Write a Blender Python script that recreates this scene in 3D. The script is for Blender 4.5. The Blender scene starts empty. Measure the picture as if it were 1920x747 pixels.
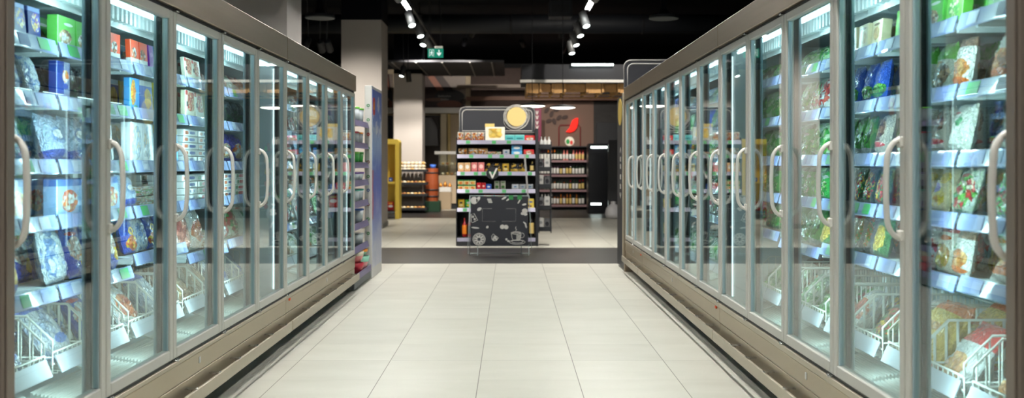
import bpy, bmesh, math, random
from mathutils import Vector, Matrix, Euler
PI = math.pi
C = bpy.context.scene.collection
random.seed(7)

# ------------------------------------------------------------------ camera frame constants
F, VX, VY, H = 1885.0, 958.0, 308.0, 1.298
A, B = 1.574, 1.378          # distance from camera axis to the door planes of the two rows
W = 0.78                     # door pitch

# ------------------------------------------------------------------ mesh builder
class MB:
    def __init__(s): s.v, s.f, s.m, s.s = [], [], [], []
    def face(s, idx, m=0, sm=False): s.f.append(tuple(idx)); s.m.append(m); s.s.append(sm)
    def add(s, vs, fs, m=0, sm=False):
        b = len(s.v); s.v.extend(tuple(v) for v in vs)
        for f in fs: s.face([b + i for i in f], m, sm)
        return s
    def box(s, x0, x1, y0, y1, z0, z1, m=0):
        return s.add([(x0,y0,z0),(x1,y0,z0),(x1,y1,z0),(x0,y1,z0),(x0,y0,z1),(x1,y0,z1),(x1,y1,z1),(x0,y1,z1)],
                     [(0,3,2,1),(4,5,6,7),(0,1,5,4),(1,2,6,5),(2,3,7,6),(3,0,4,7)], m)
    def bbox(s, x0, x1, y0, y1, z0, z1, b=.005, m=0):
        b = min(b, abs(x1-x0)*.45, abs(y1-y0)*.45, abs(z1-z0)*.45)
        lo, hi = (x0,y0,z0), (x1,y1,z1)
        vs, ix = [], {}
        for sx in (0,1):
            for sy in (0,1):
                for sz in (0,1):
                    sg = (sx,sy,sz)
                    for a in range(3):
                        p = []
                        for k in range(3):
                            e = hi[k] if sg[k] else lo[k]
                            if k != a: e += -b if sg[k] else b
                            p.append(e)
                        ix[(sg,a)] = len(vs); vs.append(p)
        fs = []
        for a in range(3):
            o = [k for k in range(3) if k != a]
            for sa in (0,1):
                q = []
                for (p, r) in ((0,0),(1,0),(1,1),(0,1)):
                    sg = [0,0,0]; sg[a] = sa; sg[o[0]] = p; sg[o[1]] = r
                    q.append(ix[(tuple(sg),a)])
                fs.append(q)
            for p in (0,1):
                for r in (0,1):
                    s0 = [0,0,0]; s1 = [0,0,0]
                    s0[o[0]] = s1[o[0]] = p; s0[o[1]] = s1[o[1]] = r; s0[a] = 0; s1[a] = 1
                    s0, s1 = tuple(s0), tuple(s1)
                    fs.append([ix[(s0,o[0])], ix[(s0,o[1])], ix[(s1,o[1])], ix[(s1,o[0])]])
        for sx in (0,1):
            for sy in (0,1):
                for sz in (0,1):
                    fs.append([ix[((sx,sy,sz),k)] for k in range(3)])
        return s.add(vs, fs, m)
    def cyl(s, p0, p1, r, n=12, m=0, r2=None, caps=True, sm=True):
        p0, p1 = Vector(p0), Vector(p1); r2 = r if r2 is None else r2
        d = (p1-p0).normalized(); t = Vector((0,0,1)) if abs(d.z) < .9 else Vector((1,0,0))
        u = d.cross(t).normalized(); w = d.cross(u)
        vs = []
        for (p, q) in ((p0,r),(p1,r2)):
            for i in range(n):
                a = 2*PI*i/n; vs.append(p + u*(q*math.cos(a)) + w*(q*math.sin(a)))
        b = len(s.v); s.v.extend(tuple(v) for v in vs)
        for i in range(n):
            j = (i+1) % n; s.face((b+i,b+j,b+n+j,b+n+i), m, sm)
        if caps:
            s.face([b+i for i in range(n)], m); s.face([b+n+i for i in range(n)], m)
        return s
    def tube(s, path, r, n=6, m=0, closed=False, sm=True, ry=None):
        P = [Vector(p) for p in path]; k = len(P); b = len(s.v); pu = None
        for i, p in enumerate(P):
            a = P[i-1] if (i > 0 or closed) else p; c = P[(i+1) % k] if (i < k-1 or closed) else p
            d = (c-a).normalized()
            if pu is None:
                t = Vector((0,1,0)) if abs(d.y) < .9 else Vector((1,0,0)); u = d.cross(t).normalized()
            else: u = (pu - d*pu.dot(d)).normalized()
            pu = u; w = d.cross(u)
            for j in range(n):
                q = 2*PI*j/n; s.v.append(tuple(p + u*(r*math.cos(q)) + w*((ry or r)*math.sin(q))))
        for i in range(k if closed else k-1):
            for j in range(n):
                x = b + i*n; y = b + ((i+1) % k)*n; j2 = (j+1) % n
                s.face((x+j, x+j2, y+j2, y+j), m, sm)
        if not closed:
            s.face([b+j for j in range(n)], m); s.face([b+(k-1)*n+j for j in range(n)], m)
        return s
    def lathe(s, prof, n=16, m=0, c=(0,0,0), sm=True, mats=None):
        b = len(s.v)
        for (r, z) in prof:
            for i in range(n):
                a = 2*PI*i/n; s.v.append((c[0]+r*math.cos(a), c[1]+r*math.sin(a), c[2]+z))
        for k in range(len(prof)-1):
            for i in range(n):
                j = (i+1) % n
                s.face((b+k*n+i, b+k*n+j, b+(k+1)*n+j, b+(k+1)*n+i), mats[k] if mats else m, sm)
        if prof[0][0] > 1e-4: s.face([b+i for i in range(n)], mats[0] if mats else m)
        if prof[-1][0] > 1e-4: s.face([b+(len(prof)-1)*n+i for i in range(n)], mats[-1] if mats else m)
        return s
    def prism(s, poly, fn, d0, d1, m=0):
        """extrude a 2-D outline: fn(p, q, depth) -> xyz"""
        n = len(poly); b = len(s.v)
        for d in (d0, d1):
            for (p, q) in poly: s.v.append(tuple(fn(p, q, d)))
        s.face([b+i for i in range(n)], m); s.face([b+n+i for i in range(n)], m)
        for i in range(n):
            j = (i+1) % n; s.face((b+i,b+j,b+n+j,b+n+i), m)
        return s
    def build(s, name, mats, parent=None, loc=None):
        if not isinstance(mats, (list, tuple)): mats = [mats]
        me = bpy.data.meshes.new(name); me.from_pydata(s.v, [], s.f)
        for mt in mats: me.materials.append(mt)
        me.polygons.foreach_set('material_index', s.m); me.polygons.foreach_set('use_smooth', s.s)
        bm = bmesh.new(); bm.from_mesh(me); bmesh.ops.recalc_face_normals(bm, faces=bm.faces); bm.to_mesh(me); bm.free()
        me.update()
        o = bpy.data.objects.new(name, me); C.objects.link(o)
        if parent: o.parent = parent
        if loc: o.location = loc
        return o

def XZ(p, q, d): return (p, d, q)          # outline in x,z extruded along y
def YZ(p, q, d): return (d, p, q)
def XY(p, q, d): return (p, q, d)
def rrect(x0, x1, z0, z1, r, n=5, corners=(1,1,1,1)):
    out = []
    for (cx, cz, a0, on) in ((x1-r,z1-r,0,corners[0]),(x0+r,z1-r,90,corners[1]),(x0+r,z0+r,180,corners[2]),(x1-r,z0+r,270,corners[3])):
        if on:
            for i in range(n+1):
                a = math.radians(a0 + 90*i/n); out.append((cx+r*math.cos(a), cz+r*math.sin(a)))
        else:
            out.append((cx + (r if a0 in (0,270) else -r), cz + (r if a0 in (0,90) else -r)))
    return out
def ngon(cx, cz, rx, rz=None, n=24):
    rz = rx if rz is None else rz
    return [(cx+rx*math.cos(2*PI*i/n), cz+rz*math.sin(2*PI*i/n)) for i in range(n)]

def thing(name, label, cat, loc=(0,0,0), rotz=0, group=None):
    o = bpy.data.objects.new(name, None); C.objects.link(o); o.empty_display_size = .1
    o.location = loc; o.rotation_euler = (0,0,rotz); o['label'] = label; o['category'] = cat
    if group: o['group'] = group
    return o
def tag(o, label, cat, group=None):
    o['label'] = label; o['category'] = cat
    if group: o['group'] = group
    return o
def struct(o): o['kind'] = 'structure'; return o

# ------------------------------------------------------------------ materials
def srgb(r, g, b):
    f = lambda c: (c/255/12.92) if c/255 <= .04045 else ((c/255+.055)/1.055)**2.4
    return (f(r), f(g), f(b), 1)
def newmat(name):
    m = bpy.data.materials.new(name); m.use_nodes = True
    nt = m.node_tree; p = nt.nodes['Principled BSDF']
    return m, nt, p
def mat(name, col, rough=.5, metal=0, coat=0, spec=.5, emit=0, ecol=None, noise=0, nscale=8, bump=0, bscale=60, stretch=None):
    m, nt, p = newmat(name)
    p.inputs['Base Color'].default_value = col; p.inputs['Roughness'].default_value = rough
    p.inputs['Metallic'].default_value = metal; p.inputs['Coat Weight'].default_value = coat
    p.inputs['Specular IOR Level'].default_value = spec
    if emit:
        p.inputs['Emission Color'].default_value = ecol or col; p.inputs['Emission Strength'].default_value = emit
    if noise or bump:
        tc = nt.nodes.new('ShaderNodeTexCoord'); mp = nt.nodes.new('ShaderNodeMapping')
        nt.links.new(tc.outputs['Object'], mp.inputs[0])
        if stretch: mp.inputs['Scale'].default_value = stretch
        n = nt.nodes.new('ShaderNodeTexNoise'); n.inputs['Scale'].default_value = nscale; n.inputs['Detail'].default_value = 5
        nt.links.new(mp.outputs[0], n.inputs['Vector'])
        if noise:
            mx = nt.nodes.new('ShaderNodeMix'); mx.data_type = 'RGBA'; mx.blend_type = 'MULTIPLY'; mx.inputs[0].default_value = 1
            r = nt.nodes.new('ShaderNodeMapRange'); r.inputs[3].default_value = 1-noise; r.inputs[4].default_value = 1+noise
            nt.links.new(n.outputs['Fac'], r.inputs[0]); mx.inputs[6].default_value = col
            nt.links.new(r.outputs[0], mx.inputs[7]); nt.links.new(mx.outputs[2], p.inputs['Base Color'])
        if bump:
            n2 = nt.nodes.new('ShaderNodeTexNoise'); n2.inputs['Scale'].default_value = bscale
            nt.links.new(mp.outputs[0], n2.inputs['Vector'])
            bp = nt.nodes.new('ShaderNodeBump'); bp.inputs['Strength'].default_value = bump; bp.inputs['Distance'].default_value = .01
            nt.links.new(n2.outputs['Fac'], bp.inputs['Height']); nt.links.new(bp.outputs[0], p.inputs['Normal'])
    return m
def emis(name, col, s):
    m = bpy.data.materials.new(name); m.use_nodes = True; nt = m.node_tree; nt.nodes.clear()
    e = nt.nodes.new('ShaderNodeEmission'); e.inputs[0].default_value = col; e.inputs[1].default_value = s
    o = nt.nodes.new('ShaderNodeOutputMaterial'); nt.links.new(e.outputs[0], o.inputs[0]); return m
def glassmat(name, tint=(.93,1,.985,1), r0=.045, k=.92):
    m = bpy.data.materials.new(name); m.use_nodes = True; nt = m.node_tree; nt.nodes.clear()
    t = nt.nodes.new('ShaderNodeBsdfTransparent'); t.inputs[0].default_value = tint
    g = nt.nodes.new('ShaderNodeBsdfGlossy'); g.inputs['Roughness'].default_value = 0; g.inputs[0].default_value = (1,1,1,1)
    lw = nt.nodes.new('ShaderNodeLayerWeight'); lw.inputs[0].default_value = .5
    pw = nt.nodes.new('ShaderNodeMath'); pw.operation = 'POWER'; pw.inputs[1].default_value = 4
    ma = nt.nodes.new('ShaderNodeMath'); ma.operation = 'MULTIPLY_ADD'; ma.inputs[1].default_value = k; ma.inputs[2].default_value = r0
    nt.links.new(lw.outputs['Facing'], pw.inputs[0]); nt.links.new(pw.outputs[0], ma.inputs[0])
    mx = nt.nodes.new('ShaderNodeMixShader'); nt.links.new(ma.outputs[0], mx.inputs[0]); nt.links.new(t.outputs[0], mx.inputs[1]); nt.links.new(g.outputs[0], mx.inputs[2])
    o = nt.nodes.new('ShaderNodeOutputMaterial'); nt.links.new(mx.outputs[0], o.inputs[0]); return m

class NG:
    """small helper to write node maths"""
    def __init__(s, nt): s.nt = nt
    def n(s, t, **k):
        x = s.nt.nodes.new(t)
        for a, b in k.items(): setattr(x, a, b)
        return x
    def L(s, a, b): s.nt.links.new(a, b)
    def put(s, sock, v):
        if isinstance(v, (int, float)): sock.default_value = v
        elif isinstance(v, tuple): sock.default_value = v
        else: s.L(v, sock)
    def math(s, op, a, b=0.0, c=None):
        x = s.n('ShaderNodeMath', operation=op); s.put(x.inputs[0], a); s.put(x.inputs[1], b)
        if c is not None: s.put(x.inputs[2], c)
        return x.outputs[0]
    def mix(s, f, a, b, mode='MIX'):
        x = s.n('ShaderNodeMix', data_type='RGBA', blend_type=mode); s.put(x.inputs[0], f); s.put(x.inputs[6], a); s.put(x.inputs[7], b)
        return x.outputs[2]
    def ramp(s, f, cols, interp='CONSTANT'):
        r = s.n('ShaderNodeValToRGB'); r.color_ramp.interpolation = interp; e = r.color_ramp.elements
        n = len(cols); ps = [i/n if interp == 'CONSTANT' else i/max(1, n-1) for i in range(n)]
        e[0].position = ps[0]; e[len(e)-1].position = ps[-1]
        for q in ps[1:-1]: e.new(q)
        for i, c in enumerate(cols): e[i].color = c
        s.L(f, r.inputs[0]); return r.outputs[0]

def pack_mat(name, base, food=None, fe=(.5,.42,.36,.3), top=None, tz=.8, bot=None, bz=.2, logo=None, le=(.5,.72,.25,.08), logo2=None, le2=(.5,.72,.2,.05),
             rough=.3, crinkle=0, vor=14, stripes=None, coat=.3, var=.08, sq=2, clear=None, stretch=1):
    m, nt, p = newmat(name); g = NG(nt)
    tc = g.n('ShaderNodeTexCoord'); sx = g.n('ShaderNodeSeparateXYZ'); g.L(tc.outputs['Generated'], sx.inputs[0])
    x, z = sx.outputs[0], sx.outputs[2]
    oi = g.n('ShaderNodeObjectInfo')
    off = g.n('ShaderNodeVectorMath', operation='ADD'); cx = g.n('ShaderNodeCombineXYZ')
    g.L(g.math('MULTIPLY', oi.outputs['Random'], 37.), cx.inputs[0]); g.L(g.math('MULTIPLY', oi.outputs['Random'], 11.), cx.inputs[2])
    g.L(tc.outputs['Generated'], off.inputs[0]); g.L(cx.outputs[0], off.inputs[1])
    def ell(e):
        a = g.math('POWER', g.math('ABSOLUTE', g.math('DIVIDE', g.math('SUBTRACT', x, e[0]), e[2])), float(sq))
        b = g.math('POWER', g.math('ABSOLUTE', g.math('DIVIDE', g.math('SUBTRACT', z, e[1]), e[3])), float(sq))
        return g.math('LESS_THAN', g.math('ADD', a, b), 1.0)
    nz = g.n('ShaderNodeTexNoise'); nz.inputs['Scale'].default_value = 5; nz.inputs['Detail'].default_value = 4
    g.L(off.outputs[0], nz.inputs['Vector'])
    r = g.n('ShaderNodeMapRange'); r.inputs[3].default_value = 1-2*var; r.inputs[4].default_value = 1+2*var; g.L(nz.outputs[0], r.inputs[0])
    col = g.mix(1.0, base, r.outputs[0], 'MULTIPLY')
    if clear:   # blotches mixed into the colour as highlights on clear film
        n2 = g.n('ShaderNodeTexNoise'); n2.inputs['Scale'].default_value = 3.2; n2.inputs['Detail'].default_value = 3; n2.inputs['Distortion'].default_value = 1.2
        g.L(off.outputs[0], n2.inputs['Vector'])
        mr = g.n('ShaderNodeMapRange'); mr.inputs[1].default_value = .5; mr.inputs[2].default_value = .58; g.L(n2.outputs[0], mr.inputs[0])
        col = g.mix(mr.outputs[0], col, clear)
    if stripes:
        w = g.math('LESS_THAN', g.math('FRACT', g.math('MULTIPLY', x, 9.)), .35)
        col = g.mix(g.math('MULTIPLY', w, g.math('GREATER_THAN', x, .5)), col, stripes)
    if top: col = g.mix(g.math('GREATER_THAN', z, tz), col, top)
    if bot: col = g.mix(g.math('LESS_THAN', z, bz), col, bot)
    if food:
        v = g.n('ShaderNodeTexVoronoi'); v.inputs['Scale'].default_value = vor
        mp = g.n('ShaderNodeMapping'); mp.inputs['Scale'].default_value = (1, .4, 1/stretch); mp.inputs['Rotation'].default_value = (0, .5, 0)
        g.L(off.outputs[0], mp.inputs[0]); g.L(mp.outputs[0], v.inputs['Vector'])
        s3 = g.n('ShaderNodeSeparateColor'); g.L(v.outputs['Color'], s3.inputs[0])
        fc = g.ramp(s3.outputs[0], food)
        sh = g.n('ShaderNodeMapRange'); sh.inputs[1].default_value = .2; sh.inputs[2].default_value = .8; sh.inputs[3].default_value = 1.1; sh.inputs[4].default_value = .6
        g.L(v.outputs['Distance'], sh.inputs[0]); fc = g.mix(1.0, fc, sh.outputs[0], 'MULTIPLY')
        wob = g.math('MULTIPLY', g.math('SUBTRACT', nz.outputs[0], .5), .25)
        e = fe
        a = g.math('POWER', g.math('ABSOLUTE', g.math('DIVIDE', g.math('ADD', g.math('SUBTRACT', x, e[0]), wob), e[2])), float(sq))
        b = g.math('POWER', g.math('ABSOLUTE', g.math('DIVIDE', g.math('SUBTRACT', z, e[1]), e[3])), float(sq))
        col = g.mix(g.math('LESS_THAN', g.math('ADD', a, b), 1.0), col, fc)
    if logo: col = g.mix(ell(le), col, logo)
    if logo2: col = g.mix(ell(le2), col, logo2)
    g.L(col, p.inputs['Base Color'])
    p.inputs['Roughness'].default_value = rough; p.inputs['Coat Weight'].default_value = coat; p.inputs['Coat Roughness'].default_value = .06
    if crinkle:
        v = g.n('ShaderNodeTexNoise'); v.inputs['Scale'].default_value = 9; v.inputs['Detail'].default_value = 2.5; v.inputs['Distortion'].default_value = 1.5
        g.L(off.outputs[0], v.inputs['Vector'])
        bp = g.n('ShaderNodeBump'); bp.inputs['Strength'].default_value = crinkle; bp.inputs['Distance'].default_value = .035
        g.L(v.outputs[0], bp.inputs['Height']); g.L(bp.outputs[0], p.inputs['Normal'])
        if coat: g.L(bp.outputs[0], p.inputs['Coat Normal'])
    return m

M = {}
M['frame'] = mat('door_frame_grey', srgb(216,214,206), .38, .12)
M['steel'] = mat('brushed_steel', srgb(160,146,126), .33, .8, noise=.10, nscale=3, stretch=(1,.3,14), bump=.05, bscale=30)
M['steel_stain'] = mat('weathered_steel', srgb(168,155,138), .36, .8, noise=.25, nscale=2.2, stretch=(1,3,.8))
M['panel'] = mat('kick_panel_metal', srgb(186,172,148), .36, .6, noise=.05, nscale=3)
M['rail'] = mat('bumper_metal', srgb(196,186,166), .35, .6, noise=.06, nscale=5)
M['bronze'] = mat('bronze_panel', srgb(132,120,110), .45, .3)
M['chrome'] = mat('chrome', srgb(215,215,215), .15, 1)
M['black'] = mat('black_rubber', srgb(16,24,28), .5)
M['darkbase'] = mat('dark_base', srgb(34,34,36), .5)
M['inner'] = mat('freezer_inner_white', srgb(206,214,216), .35)
M['mull'] = mat('mullion_grey', srgb(168,190,196), .3)
M['grille'] = mat('air_grille_white', srgb(214,212,204), .4)
M['shelfm'] = mat('shelf_white', srgb(214,218,218), .35)
M['wire'] = mat('white_wire', srgb(226,224,214), .35)
M['pricerail'] = mat('price_rail', srgb(128,138,176), .25, coat=.5)
M['plab'] = mat('price_label_white', srgb(160,166,184), .5)
M['plabb'] = mat('price_label_lilac', srgb(122,132,180), .5)
M['plabg'] = mat('price_label_green', srgb(54,140,76), .5)
M['handle'] = mat('handle_grey', srgb(234,232,224), .35, .1)
M['glass'] = glassmat('door_glass')
M['acrylic'] = glassmat('acrylic', (.96,.99,.98,1), .05, .9)
M['led'] = emis('freezer_led', (.64,.95,1,1), 40)
M['ledtop'] = emis('freezer_top_led', (.72,.95,1,1), 8)
M['ledend'] = emis('freezer_end_led', (.80,.96,1,1), 3)
M['board'] = mat('label_board_white', srgb(176,178,186), .5)
M['orange'] = mat('orange_tab', srgb(240,90,40), .4)
M['white'] = mat('white_paint', srgb(228,226,222), .5)
M['offwhite'] = mat('column_paint', srgb(186,179,174), .65, noise=.03, nscale=1.5)
M['dark'] = mat('dark_paint', srgb(24,25,30), .6)
M['navy'] = mat('ceiling_black', srgb(13,15,22), .8, spec=.15)
M['ceilpipe'] = mat('ceiling_duct', srgb(30,33,40), .6)
M['redpipe'] = mat('red_pipe', srgb(110,22,26), .5)
M['chalk'] = mat('chalkboard', srgb(40,42,50), .55)
M['chalkw'] = mat('chalk_white', srgb(214,212,206), .8)
M['greyline'] = mat('grey_line', srgb(150,148,146), .6)
M['gond'] = mat('gondola_dark', srgb(33,35,40), .5)
M['lamp'] = emis('lamp_white', (.86,1,.93,1), 14)
M['lin'] = emis('linear_white', (1,.985,.93,1), 140)
M['pend'] = emis('pendant_warm', (1,.93,.80,1), 6)

# ------------------------------------------------------------------ the setting
def floor_mat():
    m, nt, p = newmat('stone_tiles'); g = NG(nt)
    tc = g.n('ShaderNodeTexCoord'); sp = g.n('ShaderNodeSeparateXYZ'); g.L(tc.outputs['Object'], sp.inputs[0])
    tx = g.math('DIVIDE', g.math('ADD', sp.outputs[0], .195), .6); ty = g.math('DIVIDE', g.math('SUBTRACT', sp.outputs[1], .04), .6)
    fx, fy = g.math('FRACT', tx), g.math('FRACT', ty)
    def line(f, w): return g.math('MAXIMUM', g.math('LESS_THAN', f, w), g.math('GREATER_THAN', f, 1-w))
    grout = g.math('MAXIMUM', line(fx, .0042), g.math('MULTIPLY', line(fy, .003), .55))
    cell = g.n('ShaderNodeCombineXYZ'); g.L(g.math('FLOOR', tx), cell.inputs[0]); g.L(g.math('FLOOR', ty), cell.inputs[1])
    wn = g.n('ShaderNodeTexWhiteNoise'); g.L(cell.outputs[0], wn.inputs['Vector'])
    off = g.n('ShaderNodeVectorMath', operation='MULTIPLY_ADD'); g.L(wn.outputs['Color'], off.inputs[0]); off.inputs[1].default_value = (20,20,20); g.L(tc.outputs['Object'], off.inputs[2])
    mp = g.n('ShaderNodeMapping'); mp.inputs['Scale'].default_value = (.8,1.9,1); mp.inputs['Rotation'].default_value = (0,0,.25); g.L(off.outputs[0], mp.inputs[0])
    nz = g.n('ShaderNodeTexNoise'); nz.inputs['Scale'].default_value = 2.2; nz.inputs['Detail'].default_value = 6; nz.inputs['Distortion'].default_value = .25; g.L(mp.outputs[0], nz.inputs['Vector'])
    col = g.ramp(nz.outputs[0], [srgb(182,180,168), srgb(198,196,184), srgb(206,204,193), srgb(214,212,202)], 'LINEAR')
    br = g.n('ShaderNodeMapRange'); br.inputs[3].default_value = .95; br.inputs[4].default_value = 1.03; g.L(wn.outputs['Value'], br.inputs[0])
    col = g.mix(1.0, col, br.outputs[0], 'MULTIPLY')
    col = g.mix(g.math('MULTIPLY', grout, .9), col, srgb(96,90,80))
    g.L(col, p.inputs['Base Color'])
    p.inputs['Roughness'].default_value = .36
    p.inputs['Specular IOR Level'].default_value = .4
    return m
def dark_floor_mat():
    m, nt, p = newmat('dark_stone_tiles'); g = NG(nt)
    tc = g.n('ShaderNodeTexCoord'); sp = g.n('ShaderNodeSeparateXYZ'); g.L(tc.outputs['Object'], sp.inputs[0])
    fx = g.math('FRACT', g.math('DIVIDE', g.math('ADD', sp.outputs[0], .195), .6)); fy = g.math('FRACT', g.math('DIVIDE', g.math('SUBTRACT', sp.outputs[1], .04), .6))
    gr = g.math('MAXIMUM', g.math('LESS_THAN', fx, .008), g.math('LESS_THAN', fy, .008))
    nz = g.n('ShaderNodeTexNoise'); nz.inputs['Scale'].default_value = 2; nz.inputs['Detail'].default_value = 7; g.L(tc.outputs['Object'], nz.inputs['Vector'])
    col = g.ramp(nz.outputs[0], [srgb(38,36,35), srgb(48,46,45), srgb(60,58,56)], 'LINEAR')
    g.L(g.mix(gr, col, srgb(40,38,36)), p.inputs['Base Color']); p.inputs['Roughness'].default_value = .38
    return m
M['floor'] = floor_mat(); M['floordark'] = dark_floor_mat()
fl = MB()
for (y0, y1, k) in ((-6,13.1,0),(13.1,15.6,1),(15.6,24.2,0),(24.2,28.1,1),(28.1,36,0)):
    fl.add([(-14,y0,0),(14,y0,0),(14,y1,0),(-14,y1,0)], [(0,1,2,3)], k)
fo = fl.build('floor', [M['floor'], M['floordark']])
for p in fo.data.polygons:
    if p.normal.z < 0: p.flip()
struct(fo)
struct(MB().box(-14,14,-6,36,4.9,5.0).build('ceiling', M['navy']))
M['wallbeige'] = mat('beige_plaster', srgb(120,94,82), .7, noise=.05, nscale=2)
M['brick'] = mat('dark_brick', srgb(52,50,50), .8, noise=.45, nscale=3.5, stretch=(1,1,2.2))
struct(MB().box(-14,14,36,36.15,0,4.9).build('wall_back', M['dark']))
struct(MB().box(-14.15,-14,-6,36,0,4.9).build('wall_left', M['dark']))
struct(MB().box(14,14.15,-6,36,0,4.9).build('wall_right', M['dark']))
struct(MB().box(-14,14,-6.15,-6,0,4.9).build('wall_front', M['dark']))

# columns
def column(name, x0, x1, y0, y1, ztop):
    o = MB().box(x0,x1,y0,y1,0,ztop,0).box(x0,x1,y0,y1,ztop,4.9,1).box(x0-.012,x1+.012,y0-.012,y1+.012,0,.1,2).build(name, [M['offwhite'], M['navy'], M['greyline']])
    return struct(o)
column('column_left', -3.9,-2.6,11.67,12.47,4.4)
column('column_left.001', -3.41,-2.6,20.2,21.2,4.2)
column('column_left.002', -3.17,-2.40,27.2,28.0,3.75)

# ------------------------------------------------------------------ freezer cabinets
ROW = {
 'left':  dict(a=A, s=-1, d0=.385, d1=2.012, h0=2.030, h1=2.190, sh=[1.775,1.565,1.315,1.10,.825]),
 'right': dict(a=B, s=1,  d0=.395, d1=2.055, h0=2.072, h1=2.218, sh=[1.82,1.58,1.345,1.125,.90]),
}
ORD = ['first','second','third','fourth','fifth','sixth','seventh','eighth','ninth','tenth','eleventh','twelfth','thirteenth','fourteenth']
SHELFNAME = ['top shelf','second shelf','third shelf','fourth shelf','fifth shelf','wire basket']

# shared meshes
def handle_mesh():
    pts = []
    z0, z1, out = 1.030, 1.392, -.052
    for i in range(9):
        t = i/8*PI/2; pts.append((.002 + (out-.002)*math.sin(t), 0, z1 - .006 - .075*(1-math.cos(t))))
    for i in range(1, 6): pts.append((out - .004*math.sin(PI*i/6), 0, z1-.081 + (z0+.081 - (z1-.081))*i/6))
    for i in range(9):
        t = (1-i/8)*PI/2; pts.append((.002 + (out-.002)*math.sin(t), 0, z0 + .006 + .075*(1-math.cos(t))))
    mb = MB().tube(pts, .010, 8, 0, ry=.0145)
    mb.bbox(-.012,.002,-.017,.017,z1-.035,z1+.004,.004).bbox(-.012,.002,-.017,.017,z0-.004,z0+.035,.004)
    return mb
def freezer(row, yn, n, label):
    R = ROW[row]; L = n*W-.002; right = row == 'right'
    root = thing('freezer_cabinet', label, 'freezer', (R['s']*R['a'], yn+.001 if right else yn+.001+L, 0), 0 if right else PI, 'freezer cabinets along the aisle')
    d0, d1, h0, h1 = R['d0'], R['d1'], R['h0'], R['h1']
    # body
    b = MB()
    b.box(.80,.90,0,L,.15,h0+.06)            # back
    b.box(.10,.80,0,L,.15,.36)               # bottom
    b.box(.05,.80,0,L,h0-.005,h0+.06)        # roof
    b.box(.045,.80,0,.028,.36,h0-.005); b.box(.045,.80,L-.028,L,.36,h0-.005)
    b.build('cabinet_body', M['inner'], root)
    MB().box(.16,.85,.06,L-.06,.0,.15).build('plinth', M['darkbase'], root)
    # header
    hd = MB().bbox(-.012,.02,.002,L-.002,h0,h1,.004).box(.02,.9,.002,L-.002,h1-.02,h1-.004)
    hd.build('header_panel', M['steel'], root)
    MB().box(.01,.05,0,L,h0-.016,h0).build('header_gap_seal', M['black'], root)
    # sill, kick panel, bumper
    MB().bbox(-.006,.10,0,L,.350,d0-.014,.003).build('sill', M['rail'], root)
    MB().box(.006,.06,0,L,d0-.014,d0+.002).build('door_seal', M['black'], root)
    k = MB().bbox(.0,.06,.003,L-.003,.252,.348,.003).build('kick_panel', M['panel'], root)
    MB().bbox(.004,.06,.003,L-.003,.135,.246,.003).build('lower_panel', M['panel'], root)
    MB().box(.012,.05,0,L,.246,.252).build('shadow_gap', M['black'], root)
    br = MB().bbox(-.048,-.034,.01,L-.01,.130,.200,.004).build('bumper_rail', M['rail'], root)
    m = int(L/.39)
    for i in range(m):
        y = .2 + i*.39
        MB().bbox(-.052,.006,y-.018,y+.018,.203,.210,.002).box(-.032,-.026,y-.012,y+.012,.17,.203).build('bracket', M['chrome'], br)
    MB().bbox(-.004,.004,L*.5-.012,L*.5+.012,.292,.325,.002).build('serial_plate', M['white'], root)
    yt = (.1 if right else L-.1)
    MB().bbox(-.009,.0,yt-.018,yt+.018,.330,.346,.002).build('orange_tab', M['orange'], root)
    # mullions with LED strips
    for i in range(n+1):
        y = i*W; end = i in (0, n)
        y0, y1 = (y-.035, y+.035) if not end else ((0,.045) if i == 0 else (L-.045, L))
        mu = MB().bbox(.064,.082,y0,y1,d0-.01,d1,.005).box(.0535,.064,y0+.002,y1-.002,d0,d1,1).build('mullion', [M['mull'], M['black']], root)
        if not end:
            MB().add([(.0826,y-.022,.43),(.0826,y+.022,.43),(.0826,y+.022,d1-.05),(.0826,y-.022,d1-.05)],[(0,1,2,3)]).build('light_strip', M['led'], mu)
        else:
            e = 1 if i == 0 else -1
            yy = .046 if i == 0 else L-.046
            MB().box(.070,.079,min(yy,yy+.005*e),max(yy,yy+.005*e),.43,d1-.05).build('light_strip', M['ledend'], mu)
    # top light with louvre
    tl = MB().bbox(.085,.14,.05,L-.05,h0-.032,h0-.006,.006).build('top_light_housing', M['inner'], root)
    MB().add([],[]).cyl((.11,.06,h0-.045),(.11,L-.06,h0-.045),.010,8).build('diffuser', M['ledtop'], tl)
    lv = MB()
    for i in range(int((L-.12)/.052)):
        y = .06 + i*.052; lv.box(.19,.225,y,y+.024,h0-.085,h0-.008)
    lv.box(.226,.232,.04,L-.04,h0-.11,h0-.006)
    lv.build('air_louvre', M['inner'], root)
    # return air grille at the bottom: ridged sheet
    for i in range(n):
        pr = []
        for k2 in range(11):
            u = .14+k2*.015; pr += [(u,.362+k2*.0025),(u+.009,.362+k2*.0025),(u+.009,.372+k2*.0025),(u+.013,.372+k2*.0025)]
        pr += [(.31,.40),(.31,.36),(.14,.36)]
        MB().prism(pr, lambda p,q,d: (p,d,q+.002), i*W+.03, i*W+W-.032).build('air_grille', M['grille'], root)
        yc = i*W + W*.45
        MB().tube([(.15,yc,.40),(.19,yc+.03,.395),(.27,yc+.03,.425),(.30,yc+.05,.44)], .004, 6).build('grille_clip', M['wire'], root)
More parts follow.
